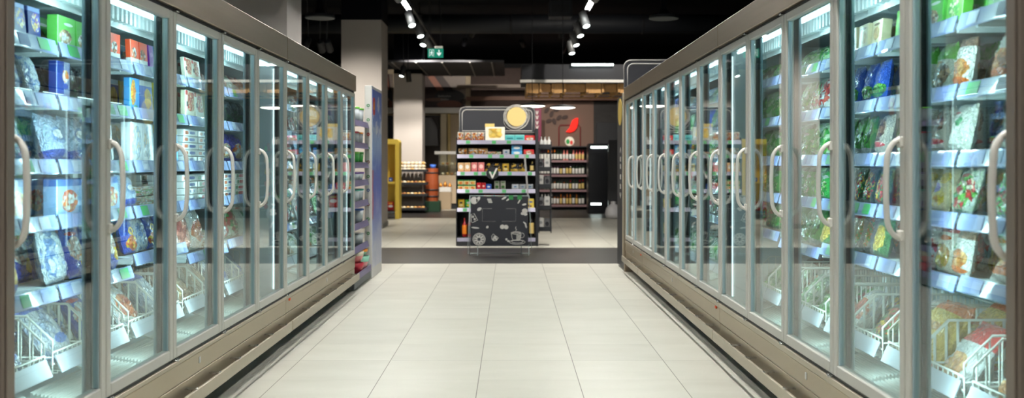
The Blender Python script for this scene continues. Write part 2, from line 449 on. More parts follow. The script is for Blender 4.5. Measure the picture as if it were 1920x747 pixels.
    # doors
    for i in range(n):
        y0, y1 = i*W+.003, (i+1)*W-.005; fw = .043
        f = MB()
        f.bbox(0,.040,y0,y0+fw,d0,d1,.004).bbox(0,.040,y1-fw,y1,d0,d1,.004)
        f.bbox(0,.040,y0+fw,y1-fw,d0,d0+.050,.004).bbox(0,.040,y0+fw,y1-fw,d1-.040,d1,.004)
        f.bbox(.008,.03,y0+fw,y0+fw+.008,d0+.05,d1-.04,.002,1).bbox(.008,.03,y1-fw-.008,y1-fw,d0+.05,d1-.04,.002,1)
        dr = f.build('door', [M['frame'], M['mull']], root)
        MB().box(.016,.021,y0+fw-.004,y1-fw+.004,d0+.046,d1-.036).build('glass_pane', M['glass'], dr)
        gk = MB()
        for (a0, a1) in ((y0+.006,y0+fw+.006),(y1-fw-.006,y1-.006)): gk.box(.040,.053,a0,a1,d0+.004,d1-.004)
        gk.box(.040,.053,y0+fw,y1-fw,d0+.004,d0+.04).box(.040,.053,y0+fw,y1-fw,d1-.034,d1-.004)
        gk.build('gasket', M['black'], dr)
        hy = y0+.021 if right else y1-.021
        h = bpy.data.objects.new('handle', HM); C.objects.link(h); h.parent = dr; h.location = (0,hy,0)
        gy = y0+.034 if right else y1-.034
        hg = MB().bbox(-.010,.03,gy-.03,gy+.03,d0-.013,d0-.004,.002).cyl((-.006,gy,d0-.016),(-.006,gy,d0-.002),.007,10)
        hg.build('hinge', M['chrome'], dr)
        MB().bbox(-.010,.03,gy-.02,gy+.02,d1+.002,d1+.012,.002).build('hinge', M['chrome'], dr)
    # shelves
    for i in range(n):
        for k, z in enumerate(R['sh']):
            y0, y1 = i*W+.014, (i+1)*W-.014
            if i == 0: y0 += .03
            if i == n-1: y1 -= .03
            zz = z-.012 - zdrop(row, yn, i if right else n-1-i, k)
            s = MB().bbox(.195,.74,y0,y1,zz-.016,zz,.003)
            for q in range(3):
                yy = y0+.06+q*(y1-y0-.12)/2; s.box(.22,.72,yy-.008,yy+.008,zz-.04,zz-.016)
            so = s.build('shelf', M['shelfm'], root)
            pr = [(.193,zz+.014),(.176,zz-.040),(.179,zz-.044),(.196,zz+.010)]
            MB().prism(pr, lambda p,q,d: (p,d,q), y0, y1).build('price_rail', M['pricerail'], so)
            rnd = random.Random(int(yn*100)+i*37+k*11+(5 if right else 0))
            for j in range(4):
                w = rnd.uniform(.05,.10); yy = y0 + .03 + j*(y1-y0-.06)/4 + rnd.uniform(0,.05)
                c = rnd.choice(['plab','plab','plabb','plabb','plabg'])
                def pt(t, o): return (.193-.017*t-o, zz+.014-.054*t)
                q = [pt(.08,.0006), pt(.90,.0006), (pt(.90,.002)), (pt(.08,.002))]
                lb = MB().prism(q, lambda p,r,d: (p,d,r), yy, min(yy+w, y1-.002)).build('price_label', M[c], so)
                if c == 'plabg': lb['label'] = 'green price label'
    return root
def zdrop(row, yn, i, k):
    if k != 4: return 0
    b = bay_of(row, yn) + i
    return {('left',1):.0,('left',2):-.05,('left',3):.02,('right',0):-.01,('right',1):.0,('right',3):.03,('left',5):-.03,('right',5):-.03}.get((row,b),0)
Y0 = {'left': 3.13, 'right': 2.74}
def bay_of(row, yn): return round((yn - Y0[row])/W)
_h = handle_mesh().build('handle', M['handle']); HM = _h.data; bpy.data.objects.remove(_h)

freezer('left', Y0['left'], 5, 'long five-door glass freezer with blue and pizza packs, left of the aisle')
freezer('left', Y0['left']+5*W, 4, 'four-door glass freezer at the far left, ending beside the pink bowls')
freezer('right', Y0['right'], 5, 'five-door glass freezer full of green vegetable bags, nearest on the right')
freezer('right', Y0['right']+5*W, 5, 'five-door glass freezer in the middle of the right row')
freezer('right', Y0['right']+10*W, 2, 'short two-door glass freezer at the far end of the right row')

for row in ('left', 'right'):
    Rw = ROW[row]; yy = Y0[row]
    t = thing('freezer_end_panel', f'dark bronze end panel closing the near end of the {row} freezer row', 'end panel', (Rw['s']*Rw['a'], yy-.002 if row == 'right' else yy-.002, 0), 0 if row == 'right' else PI)
    e = -1 if row == 'right' else 1
    MB().bbox(-.03,.92,min(0,.07*e),max(0,.07*e),0,Rw['h1']+.01,.006).build('panel_face', M['bronze'], t)
    MB().bbox(-.036,-.0305,min(.01*e,.06*e),max(.01*e,.06*e),.05,Rw['h1'],.002).build('edge_trim', M['bronze'], t)

# ------------------------------------------------------------------ products
def bag_mesh(name, w, h, t, seed, m, nu=14, nv=18):
    r = random.Random(seed); mb = MB()
    ph = [(r.uniform(2,7), r.uniform(2,7), r.uniform(0,6), r.uniform(.02,.055)) for _ in range(7)]
    def nz(u, v): return sum(a*math.sin(p*u+q*v*1.3+o) for (p,q,o,a) in ph)
    lean = r.uniform(-.04,.04)
    def P(i, j, side):
        u = -1+2*i/nu; v = -1+2*j/nv
        eu = max(0, 1-abs(u)**2.6)**.6; ev = max(0, 1-abs(v)**4)**.7
        th = t*.5*eu*ev*(1.0 - .22*v)*(1+1.2*nz(u*2+side,v*2+side*3))
        pinch = 1 - .06*(1-ev)*0 - .05*abs(v)**6 + .02*nz(v*3, 1.0)*(abs(u) > .9)
        x = w*.5*u*pinch*(1-.05*eu*0) + lean*v*w*.3
        z = h*(v+1)/2
        y = side*th + .006*math.sin(5*u+seed)*(1-ev)
        return (x, y, z)
    for side in (-1, 1):
        b = len(mb.v)
        for j in range(nv+1):
            for i in range(nu+1): mb.v.append(P(i,j,side))
        for j in range(nv):
            for i in range(nu):
                a = b+j*(nu+1)+i; f = (a,a+1,a+nu+2,a+nu+1)
                mb.face(f if side < 0 else f[::-1], 0, True)
    return mb
def carton_mesh(w, h, d):
    mb = MB().bbox(-w/2,w/2,-d/2,d/2,0,h,min(.003, .1*min(w,h,d)))
    return mb
def tray_mesh(w, h, d):   # shallow film-covered tray
    mb = MB(); pr = [(w*.42,0),(w*.5,h*.8),(w*.5,h*.86)]
    q = lambda a, b, z: [(-a,-b,z),(a,-b,z),(a,b,z),(-a,b,z)]
    ring = [q(w*.42,d*.40,0), q(w*.49,d*.48,h*.75), q(w*.5,d*.5,h*.8), q(w*.47,d*.46,h*.92), q(w*.3,d*.28,h)]
    b = len(mb.v)
    for rr in ring: mb.v.extend(rr)
    for k in range(4):
        for i in range(4):
            j = (i+1) % 4; mb.face((b+k*4+i,b+k*4+j,b+k*4+4+j,b+k*4+4+i))
    mb.face((b,b+1,b+2,b+3)); mb.face((b+16,b+17,b+18,b+19)); return mb

G1, G2, G3 = srgb(40,150,60), srgb(90,180,70), srgb(24,96,44)
WH, CR = srgb(232,236,236), srgb(232,220,190)
OR, YE, RE, BL, DB = srgb(238,120,40), srgb(244,206,70), srgb(206,40,40), srgb(36,90,200), srgb(22,44,120)
SIL = srgb(200,210,216)
K = {}
def kind(key, name, cat, phrase, plural, shape, dim, **mk):
    m = pack_mat('pack_'+key, **mk)
    if shape == 'bag': mb = bag_mesh(key, *dim, hash_(key), m)
    elif shape == 'tray': mb = tray_mesh(*dim)
    else: mb = carton_mesh(*dim)
    o = mb.build(name, m); me = o.data; bpy.data.objects.remove(o)
    K[key] = dict(name=name, cat=cat, phrase=phrase, plural=plural, shape=shape, dim=dim, me=me)
def hash_(s): return sum((i+1)*ord(c) for i, c in enumerate(s)) % 9973
bagk = dict(rough=.25, crinkle=1.0, coat=.9)
kind('leaf','vegetable_bag','bag','clear green leafy bag','clear green leaf bags','bag',(.19,.23,.09), base=srgb(170,206,160), food=[srgb(60,180,70),srgb(130,210,90),G1,srgb(214,232,196)], fe=(.5,.42,.46,.40), vor=7, clear=srgb(206,222,210), **bagk)
kind('leafred','vegetable_bag','bag','green-red vegetable bag','green-red vegetable bags','bag',(.19,.22,.09), base=srgb(190,206,180), food=[G1,RE,srgb(120,200,80),CR,srgb(190,50,50)], fe=(.5,.45,.47,.42), vor=9, clear=srgb(214,220,214), **bagk)
kind('redveg','vegetable_bag','bag','clear red pepper bag','clear red pepper bags','bag',(.18,.21,.09), base=srgb(204,190,184), food=[RE,srgb(160,30,36),WH,srgb(220,90,70)], fe=(.5,.45,.46,.40), vor=9, clear=srgb(226,226,222), **bagk)
kind('greenlabel','vegetable_bag','bag','green labelled vegetable bag','green labelled vegetable bags','bag',(.18,.23,.085), base=srgb(58,176,80), food=[srgb(130,210,90),G1,CR,G2], fe=(.5,.3,.40,.24), top=srgb(30,110,54), tz=.84, logo=WH, le=(.5,.66,.3,.07), vor=12, **bagk)
kind('bluepea','vegetable_bag','bag','blue green-pea bag','blue pea bags','bag',(.19,.25,.08), base=srgb(28,84,196), food=[G1,G2,G3], fe=(.5,.25,.44,.16), logo=srgb(120,190,80), le=(.5,.36,.36,.035), sq=4, vor=18, **bagk)
kind('greenbean','vegetable_bag','bag','bright green bean bag','green bean bags','bag',(.17,.25,.07), base=srgb(64,150,60), food=[G1,G2,srgb(120,200,90),G3], fe=(.5,.55,.42,.36), bot=srgb(150,160,160), bz=.16, vor=9, stretch=3, **bagk)
kind('mixveg','vegetable_bag','bag','mixed vegetable bag','mixed vegetable bags','bag',(.18,.23,.08), base=srgb(60,90,60), food=[G1,RE,YE,srgb(190,70,40),G3], fe=(.5,.45,.43,.40), top=srgb(40,80,50), tz=.86, vor=13, **bagk)
kind('carrotpea','vegetable_bag','bag','carrot-pea vegetable bag','carrot and pea bags','bag',(.17,.26,.08), base=srgb(150,150,150), food=[OR,G1,srgb(238,150,60),G2], fe=(.42,.55,.40,.40), vor=15, **bagk)
kind('corn','vegetable_bag','bag','yellow corn bag','yellow corn bags','bag',(.17,.22,.08), base=srgb(60,130,70), food=[YE,srgb(250,220,110),srgb(230,180,50)], fe=(.5,.45,.40,.34), vor=18, **bagk)
kind('potato','potato_bag','bag','yellow-purple potato bag','yellow-purple potato bags','bag',(.20,.25,.10), base=srgb(226,206,160), food=[YE,srgb(240,210,130),srgb(214,150,60)], fe=(.45,.30,.40,.26), logo=srgb(124,84,170), le=(.3,.5,.3,.12), logo2=srgb(240,200,80), le2=(.6,.75,.25,.14), vor=7, **bagk)
kind('fries','fries_bag','bag','yellow-white fries bag','fries bags','bag',(.22,.27,.09), base=srgb(240,232,214), food=[YE,srgb(240,190,80),srgb(222,150,50)], fe=(.5,.34,.42,.28), top=RE, tz=.88, logo=OR, le=(.5,.75,.36,.06), vor=9, stretch=3, **bagk)
kind('bigyellow','fries_bag','bag','large orange-striped yellow bag','large yellow bags','bag',(.27,.30,.13), base=srgb(246,206,100), top=OR, tz=.80, bot=srgb(240,130,60), bz=.14, logo=srgb(214,150,60), le=(.5,.55,.34,.06), logo2=srgb(250,232,160), le2=(.5,.34,.3,.1), sq=4, **bagk)
kind('nugget','nugget_bag','bag','orange-white nugget bag','nugget bags','bag',(.20,.27,.09), base=srgb(238,236,228), food=[srgb(230,150,70),srgb(240,180,110),srgb(210,120,50)], fe=(.55,.35,.38,.22), top=srgb(150,110,84), tz=.80, logo=srgb(80,150,70), le=(.2,.62,.16,.07), logo2=OR, le2=(.5,.13,.46,.07), vor=6, **bagk)
kind('mushroom','vegetable_bag','bag','green-brown mushroom bag','mushroom bags','bag',(.18,.22,.09), base=srgb(190,196,180), food=[srgb(130,100,70),srgb(190,160,120),srgb(90,70,50)], fe=(.5,.32,.42,.28), top=srgb(90,170,60), tz=.62, vor=6, **bagk)
kind('brownred','meat_bag','bag','brown-red meat bag','brown-red meat bags','bag',(.18,.23,.08), base=srgb(196,186,172), food=[srgb(120,70,50),srgb(90,50,40),srgb(170,120,90)], fe=(.4,.6,.36,.30), logo=RE, le=(.5,.22,.4,.06), vor=8, **bagk)
kind('whitebig','dumpling_bag','bag','green-marked large white bag','large white bags','bag',(.24,.27,.09), base=srgb(236,234,220), logo=srgb(90,170,110), le=(.5,.62,.14,.10), logo2=srgb(214,80,70), le2=(.3,.8,.18,.03), **bagk)
kind('bluewhite','dumpling_bag','bag','pale blue-white pillow bag','pale blue bags','bag',(.24,.26,.11), base=srgb(176,196,222), bot=srgb(50,80,180), bz=.2, logo=srgb(120,150,200), le=(.55,.5,.3,.18), logo2=srgb(236,240,244), le2=(.5,.52,.2,.10), **bagk)
kind('shrimp','shrimp_bag','bag','blue shrimp bag','blue shrimp bags','bag',(.18,.27,.08), base=srgb(36,70,176), food=[srgb(230,210,196),srgb(220,170,150),WH], fe=(.45,.55,.36,.24), logo=srgb(236,190,60), le=(.68,.30,.2,.14), logo2=RE, le2=(.4,.84,.3,.04), vor=10, **bagk)
kind('silver','fish_bag','bag','shiny silver bag','silver bags','bag',(.19,.24,.09), base=SIL, clear=srgb(110,140,190), rough=.15, crinkle=.9, coat=.8)
kind('blueorange','fries_bag','bag','blue-orange potato bag','blue and orange bags','bag',(.19,.24,.09), base=srgb(34,74,180), food=[OR,srgb(200,90,40),YE], fe=(.5,.28,.42,.22), logo=YE, le=(.5,.62,.2,.12), logo2=srgb(60,40,120), le2=(.5,.62,.1,.06), vor=8, **bagk)
kind('clearblue','fish_bag','bag','clear blue-edged bag','clear blue-edged bags','bag',(.20,.27,.10), base=srgb(214,220,226), top=srgb(90,120,200), tz=.82, clear=srgb(170,186,214), logo=srgb(90,130,210), le=(.5,.3,.2,.08), **bagk)
kind('orangebag','meat_bag','bag','orange-white bag','orange and white bags','bag',(.20,.25,.09), base=srgb(236,226,214), food=[OR,srgb(240,150,90),srgb(220,90,50)], fe=(.5,.45,.38,.28), vor=6, clear=srgb(226,226,230), **bagk)
kind('pinkmeat','meat_bag','bag','pink meat bag','pink meat bags','bag',(.19,.23,.09), base=srgb(214,190,180), food=[srgb(200,120,104),srgb(226,160,140),srgb(160,70,64)], fe=(.5,.45,.45,.40), vor=6, clear=srgb(226,222,218), **bagk)
kind('darkbag','mussel_bag','bag','black-green bag','black bags','bag',(.19,.22,.09), base=srgb(36,38,48), food=[srgb(30,30,40),srgb(60,66,80),G3], fe=(.5,.4,.44,.34), vor=8, clear=srgb(90,100,112), **bagk)
kind('redwhite','chicken_bag','bag','red-white chicken bag','red and white bags','bag',(.21,.27,.09), base=srgb(232,232,228), top=srgb(204,44,36), tz=.64, food=[srgb(226,150,80),srgb(240,180,110)], fe=(.5,.26,.36,.2), vor=7, **bagk)
kind('purplepack','dessert_pack','pack','purple-blue dessert pack','purple-blue packs','bag',(.22,.16,.10), base=srgb(76,70,176), food=[srgb(220,190,150),OR,WH], fe=(.5,.35,.36,.26), vor=7, **bagk)
kind('beige','bread_bag','bag','beige bread bag','beige bread bags','bag',(.21,.24,.11), base=srgb(196,170,140), food=[srgb(190,150,100),srgb(214,180,130),srgb(160,110,70)], fe=(.5,.42,.42,.36), vor=4, clear=srgb(222,214,202), **bagk)
bx = dict(rough=.35, coat=.25)
kind('bluebox','berry_box','box','dark blue berry box','dark blue boxes','box',(.15,.19,.05), base=DB, food=[srgb(214,170,100),srgb(110,60,150),BL,srgb(230,210,170)], fe=(.62,.55,.34,.30), vor=13, top=srgb(120,140,200), tz=.86, **bx)
kind('greenbox','mushroom_box','box','green mushroom-picture box','green mushroom boxes','box',(.22,.17,.06), base=srgb(104,190,84), food=[srgb(226,200,170),srgb(110,70,50),srgb(190,150,110),WH], fe=(.42,.32,.34,.26), vor=10, logo=WH, le=(.6,.76,.26,.05), **bx)
kind('stripebox','fish_box','box','navy striped fish box','navy striped boxes','box',(.17,.23,.05), base=srgb(24,52,130), stripes=srgb(220,226,240), food=[OR,srgb(240,180,90),WH], fe=(.66,.62,.22,.16), logo=srgb(40,70,160), le=(.66,.36,.2,.07), vor=8, **bx)
kind('orangebox','pizza_box','box','orange and white box','orange boxes','box',(.16,.19,.04), base=srgb(236,84,48), bot=WH, bz=.3, food=[srgb(90,50,40),WH,srgb(214,120,60)], fe=(.4,.5,.3,.22), vor=9, **bx)
kind('purplebox','dessert_box','box','plain purple box','purple boxes','box',(.09,.17,.12), base=srgb(130,50,160), logo=srgb(170,100,190), le=(.5,.6,.3,.1), **bx)
kind('tealbox','fish_box','box','turquoise fish box','turquoise boxes','box',(.19,.15,.06), base=srgb(40,160,200), food=[WH,RE,srgb(240,190,120),srgb(60,120,60)], fe=(.68,.46,.28,.34), vor=11, **bx)
kind('skybox','noodle_box','box','sky blue upright box','sky blue boxes','box',(.16,.22,.045), base=srgb(70,160,226), food=[srgb(236,140,60),srgb(200,90,40),YE], fe=(.34,.55,.26,.40), logo=G1, le=(.6,.12,.2,.05), vor=16, **bx)
kind('friesbox','fries_box','box','blue fries-picture box','blue fries boxes','box',(.18,.16,.06), base=srgb(50,90,180), food=[YE,srgb(240,190,70),srgb(220,150,40)], fe=(.62,.42,.26,.34), vor=12, stretch=3, top=WH, tz=.82, **bx)
kind('yellowbox','fish_box','box','plain yellow box','yellow boxes','box',(.09,.15,.10), base=srgb(240,214,90), logo=srgb(250,240,170), le=(.5,.5,.3,.3), **bx)
kind('potatobox','potato_box','box','yellow-blue potato box','yellow-blue boxes','box',(.17,.21,.06), base=srgb(120,180,226), food=[srgb(220,150,70),srgb(240,190,110),srgb(190,110,50)], fe=(.5,.42,.36,.32), top=YE, tz=.78, logo=BL, le=(.5,.86,.3,.06), vor=3, **bx)
kind('whitebox','pastry_box','box','white floral-print box','white boxes','box',(.16,.20,.05), base=srgb(230,232,236), food=[srgb(200,210,226),srgb(230,200,170),WH,srgb(170,190,214)], fe=(.5,.5,.42,.42), vor=10, **bx)
kind('pizza','pizza_box','box','red-cornered cream pizza box','cream pizza boxes','box',(.25,.23,.04), base=srgb(232,226,206), food=[srgb(206,70,50),srgb(226,130,90),srgb(240,210,170),srgb(190,50,40)], fe=(.62,.60,.34,.34), sq=6, vor=13, logo=RE, le=(.14,.9,.12,.08), logo2=srgb(60,60,60), le2=(.22,.5,.09,.09), **bx)
kind('flatwhite','ready_meal_box','box','flat white box','flat white boxes','box',(.24,.036,.20), base=srgb(228,226,226), logo=srgb(90,100,160), le=(.62,.5,.2,.22), logo2=srgb(206,110,70), le2=(.2,.5,.12,.26), sq=4, **bx)
kind('flatred','ready_meal_box','box','flat red-marked box','flat red-marked boxes','box',(.24,.036,.20), base=srgb(232,228,222), logo=srgb(206,60,60), le=(.6,.5,.26,.26), logo2=srgb(90,140,90), le2=(.2,.5,.1,.3), sq=4, **bx)
kind('foodbox','ready_meal_box','box','white-blue meal box','white-blue meal boxes','box',(.17,.13,.05), base=srgb(150,180,220), food=[OR,srgb(240,200,140),srgb(200,80,50),WH], fe=(.55,.4,.36,.30), top=srgb(70,110,180), tz=.8, vor=9, **bx)
kind('creambox','pastry_box','box','small cream box','small cream boxes','box',(.14,.13,.05), base=srgb(222,206,170), food=[srgb(190,150,100),srgb(214,180,130)], fe=(.5,.5,.3,.25), logo=srgb(110,80,60), le=(.5,.84,.3,.05), vor=6, **bx)
kind('greencarton','vegetable_box','box','bright green box','bright green boxes','box',(.16,.15,.05), base=srgb(110,200,70), food=[G1,srgb(230,230,180),G2], fe=(.5,.4,.34,.28), vor=9, **bx)
kind('mealtray','ready_meal_tray','tray','film-covered meal tray','meal trays','tray',(.22,.05,.17), base=srgb(200,160,130), food=[srgb(190,100,70),srgb(226,190,150),G2,WH], fe=(.5,.5,.46,.7), vor=9, clear=srgb(226,226,226), rough=.15, crinkle=.5, coat=.8)
# ---- placing
BAYGROUP = {}
def place(key, loc, rot, label, grp, scale=1.0):
    k = K[key]; o = bpy.data.objects.new(k['name'], k['me']); C.objects.link(o)
    o.location = loc; o.rotation_euler = rot; o.scale = (scale,)*3
    return tag(o, label, k['cat'], grp)
_ext = {}
def extent(key, lean):
    kk = (key, round(lean,3))
    if kk not in _ext:
        c, s = math.cos(-lean), math.sin(-lean)
        P = [(v.co.y*c - v.co.z*s, v.co.y*s + v.co.z*c) for v in K[key]['me'].vertices]
        _ext[kk] = (min(p[0] for p in P), max(p[0] for p in P), min(p[1] for p in P), max(p[1] for p in P))
    return _ext[kk]
def fill(row, bay, level, items, rows=1, ubase=None):
    R = ROW[row]; s = R['s']; right = row == 'right'
    if level < 5:
        dz = zdrop(row, Y0[row], bay, level)
        z = R['sh'][level]-.012 - dz
        zt = (R['sh'][level-1]-.056) if level else R['h0']-.13
        gap = zt - z; u0 = .205
    else:
        z = BASK[row]['z0']+.010; gap = .30; u0 = .245
    rnd = random.Random(bay*101+level*13+(7 if right else 3))
    y0 = Y0[row]+bay*W
    ya, yb = y0+.05, y0+W-.05
    dname = f"behind {ORD[bay-1]} {row} door" if bay else f"nearest {row} freezer bay"
    lrow = rnd.choice([.16,.22,.30])
    for rr in range(rows):
        y = ya; n = 0; ui = 0; cnt = {}
        seq = items if rr == 0 else items[1:]+items[:1]
        umax = u0
        while True:
            key = seq[ui % len(seq)]; ui += 1
            k = K[key]; w, h, t = k['dim']
            if key.startswith('flat') or k['shape'] == 'tray':
                sc = 1.0; hh = h*1.02; m = max(1, min(5 if key.startswith('flat') else 2, int((gap-.015)/hh)))
                if y+w > yb: break
                for q in range(m):
                    ly = y + w/2 + rnd.uniform(-.004,.004)
                    yaw = rnd.uniform(-.04,.04)
                    x = s*(R['a']+u0+.118+rnd.uniform(-.003,.003)+rr*.23)
                    nm = ORD[min(n,13)]
                    place(key, (x, ly, z+.002+q*(h+.0015)), (0,0,(-PI/2 if right else PI/2)+yaw),
                          f"{k['phrase']}, {ORD[q]} up in {nm} pile, {SHELFNAME[level]}{' rear' if rr else ''}, {dname}", f"{k['plural']} in the {row} freezers")
                y += w+.014; n += 1
                continue
            bag = k['shape'] == 'bag'
            lean = lrow if bag else rnd.choice([.0,.05,.10])
            if level == 5: lean = .5 if bag else .3
            lean = round(lean, 2)
            e = extent(key, lean)
            sc = min(1.3 if bag else 1.15, (gap-.012)/(e[3]-e[2]))
            if sc < .62 and bag: lean = .75; e = extent(key, lean); sc = min(1.0, (gap-.012)/(e[3]-e[2]))
            ww = w*sc
            if y+ww > yb+.01: break
            yaw = rnd.uniform(-.06,.06) if bag else rnd.uniform(-.03,.03)
            u = u0 - e[0]*sc + (.012 if bag else .004) + rnd.uniform(0,.012) + rr*max(.09, max(extent(q_,0)[1]-extent(q_,0)[0] for q_ in items if not q_.startswith('flat'))/math.cos(lean)*1.2)
            ly = y+ww/2
            rot = (-lean, rnd.uniform(-.03,.03) if bag else 0, (-PI/2 if right else PI/2)+yaw)
            zz = z - e[2]*sc + (.004 if bag else .0015)
            nm = ORD[min(n,13)]
            place(key, (s*(R['a']+u), ly, zz), rot,
                  f"{k['phrase']}, {nm} from near end, {SHELFNAME[level]}{' rear' if rr else ''}, {dname}", f"{k['plural']} in the {row} freezers", sc)
            y += ww*1.07+.008; n += 1

# wire baskets at the bottom
BASK = {'left': dict(z0=.47,z1=.70), 'right': dict(z0=.455,z1=.69)}
def basket_mesh(z0, z1, w=.35, u0=.225, u1=.72):
    mb = MB(); r = .0035; h = z1-z0; ch = .10
    for y in (0, w):
        loop = [(u0,y,z0),(u0,y,z1-h*.42),(u0+ch,y,z1),(u1,y,z1),(u1,y,z0)]
        mb.tube(loop, .005, 6, closed=True, sm=True)
        n = 11
        for i in range(1, n):
            u = u0+(u1-u0)*i/n
            zt = z1 if u > u0+ch else z1-h*.42*(1-(u-u0)/ch)
            mb.tube([(u,y,z0),(u,y,zt)], r, 5)
        mb.tube([(u0,y,z0+h*.3),(u1,y,z0+h*.3)], r, 5)
    for i in range(0, 9):
        y = w*i/8
        mb.tube([(u0,y,z1-h*.62),(u0,y,z0),(u1,y,z0),(u1,y,z1)], r, 5)
    for (u, z) in ((u0,z1-h*.62),(u0,z0+h*.18),(u1,z1)):
        mb.tube([(u,0,z),(u,w,z)], .0045, 6)
    for i in range(1, 6):
        u = u0+(u1-u0)*i/6; mb.tube([(u,0,z0),(u,w,z0)], r, 5)
    return mb
def baskets(row, bay):
    R = ROW[row]; right = row == 'right'; b = BASK[row]
    for j in range(2):
        y = Y0[row]+bay*W+.035+j*.36
        t = thing('wire_basket', f"white wire basket, {'nearer' if j == 0 else 'farther'} of two under shelves, {('behind '+ORD[bay-1]+' '+row+' door') if bay else ('nearest '+row+' freezer bay')}", 'basket',
                  (R['s']*R['a'], y if right else y+.35, 0), 0 if right else PI, 'wire baskets in the freezers')
        if row not in BM: 
            x = basket_mesh(b['z0'], b['z1']).build('wire_frame', M['wire']); BM[row] = x.data; bpy.data.objects.remove(x)
            z0 = b['z0']
            x = MB().prism([(.216,z0+.075),(.188,z0+.010),(.191,z0+.007),(.219,z0+.072)], lambda p,q,d: (p,d,q), .005, .345).build('label_board', M['board']); BM[row+'l'] = x.data; bpy.data.objects.remove(x)
        for nm, key in (('wire_frame',row),('label_board',row+'l')):
            o = bpy.data.objects.new(nm, BM[key]); C.objects.link(o); o.parent = t
BM = {}
def bask_fill(row, bay, keys):
    R = ROW[row]; right = row == 'right'; s = R['s']
    for j in range(2):
        for q in range(2):
            key = keys[(j*2+q) % len(keys)]; k = K[key]
            lean = .62; e = extent(key, lean); rnd = random.Random(bay*7+j*3+q)
            w = k['dim'][0]; sc = min(1.05, .29/(e[3]-e[2]), .32/w)
            th = max(extent(kk,0)[1]-extent(kk,0)[0] for kk in keys); off = th/math.cos(.62)*1.12
            f_ = .462/((e[1]-e[0])+off); sc = min(sc, f_); off *= max(sc, .85)
            u = .242 - e[0]*sc + q*off
            y = Y0[row]+bay*W+.035+j*.36+.175
            place(key, (s*(R['a']+u), y, BASK[row]['z0']+.008-e[2]*sc), (-lean, 0, (-PI/2 if right else PI/2)+rnd.uniform(-.02,.02)),
                  f"{k['phrase']}, {'front' if q == 0 else 'rear'} of {'nearer' if j == 0 else 'farther'} wire basket, {('behind '+ORD[bay-1]+' '+row+' door') if bay else ('nearest '+row+' freezer bay')}", f"{k['plural']} in the {row} freezers", sc)

LEFT = [
 [['bluebox','bluebox'],['silver','silver'],['bluewhite','silver'],['foodbox','silver'],['silver','silver','shrimp'],['clearblue','clearblue']],
 [['greenbox','greenbox','greenbox','orangebox'],['stripebox','darkbag','darkbag','darkbag'],['bluewhite','bluewhite','silver'],['foodbox','foodbox','foodbox','silver'],['silver','shrimp','shrimp','shrimp'],['clearblue','clearblue','shrimp']],
 [['orangebox','orangebox','purplebox','tealbox','tealbox'],['skybox','friesbox','yellowbox','yellowbox','yellowbox'],['whitebox','whitebox','potatobox','potatobox'],['bluewhite','mealtray','mealtray'],['blueorange','silver','blueorange','blueorange'],['orangebag','clearblue','clearblue','beige']],
 [['pizza','pizza','pinkmeat'],['pizza','pizza','pizza'],['flatwhite','flatwhite','flatwhite'],['flatwhite','flatred','flatred'],['pinkmeat','orangebag','mealtray'],['beige','beige']],
 [['pinkmeat','whitebig','pinkmeat'],['darkbag','darkbag','darkbag'],['purplepack','purplepack','orangebag'],['flatwhite','flatred','foodbox'],['redveg','leafred','whitebig'],['clearblue','orangebag']],
 [['orangebag','pinkmeat','orangebag'],['potato','beige','fries'],['redveg','silver','whitebig'],['whitebig','bluewhite'],['whitebig','orangebag'],['leaf','whitebig']],
 [['beige','pinkmeat'],['redveg','pinkmeat','redveg'],['redwhite','beige'],['redwhite','redveg'],['mixveg','redveg'],['beige','nugget']],
 [['pinkmeat','beige'],['beige','redveg'],['bluewhite','bluebox'],['redveg','nugget'],['redveg','mixveg'],['nugget','beige']],
 [['bluebox','darkbag'],['bluewhite','bluebox'],['foodbox','mealtray'],['leafred','redveg'],['leaf','redveg'],['leaf','clearblue']],
]
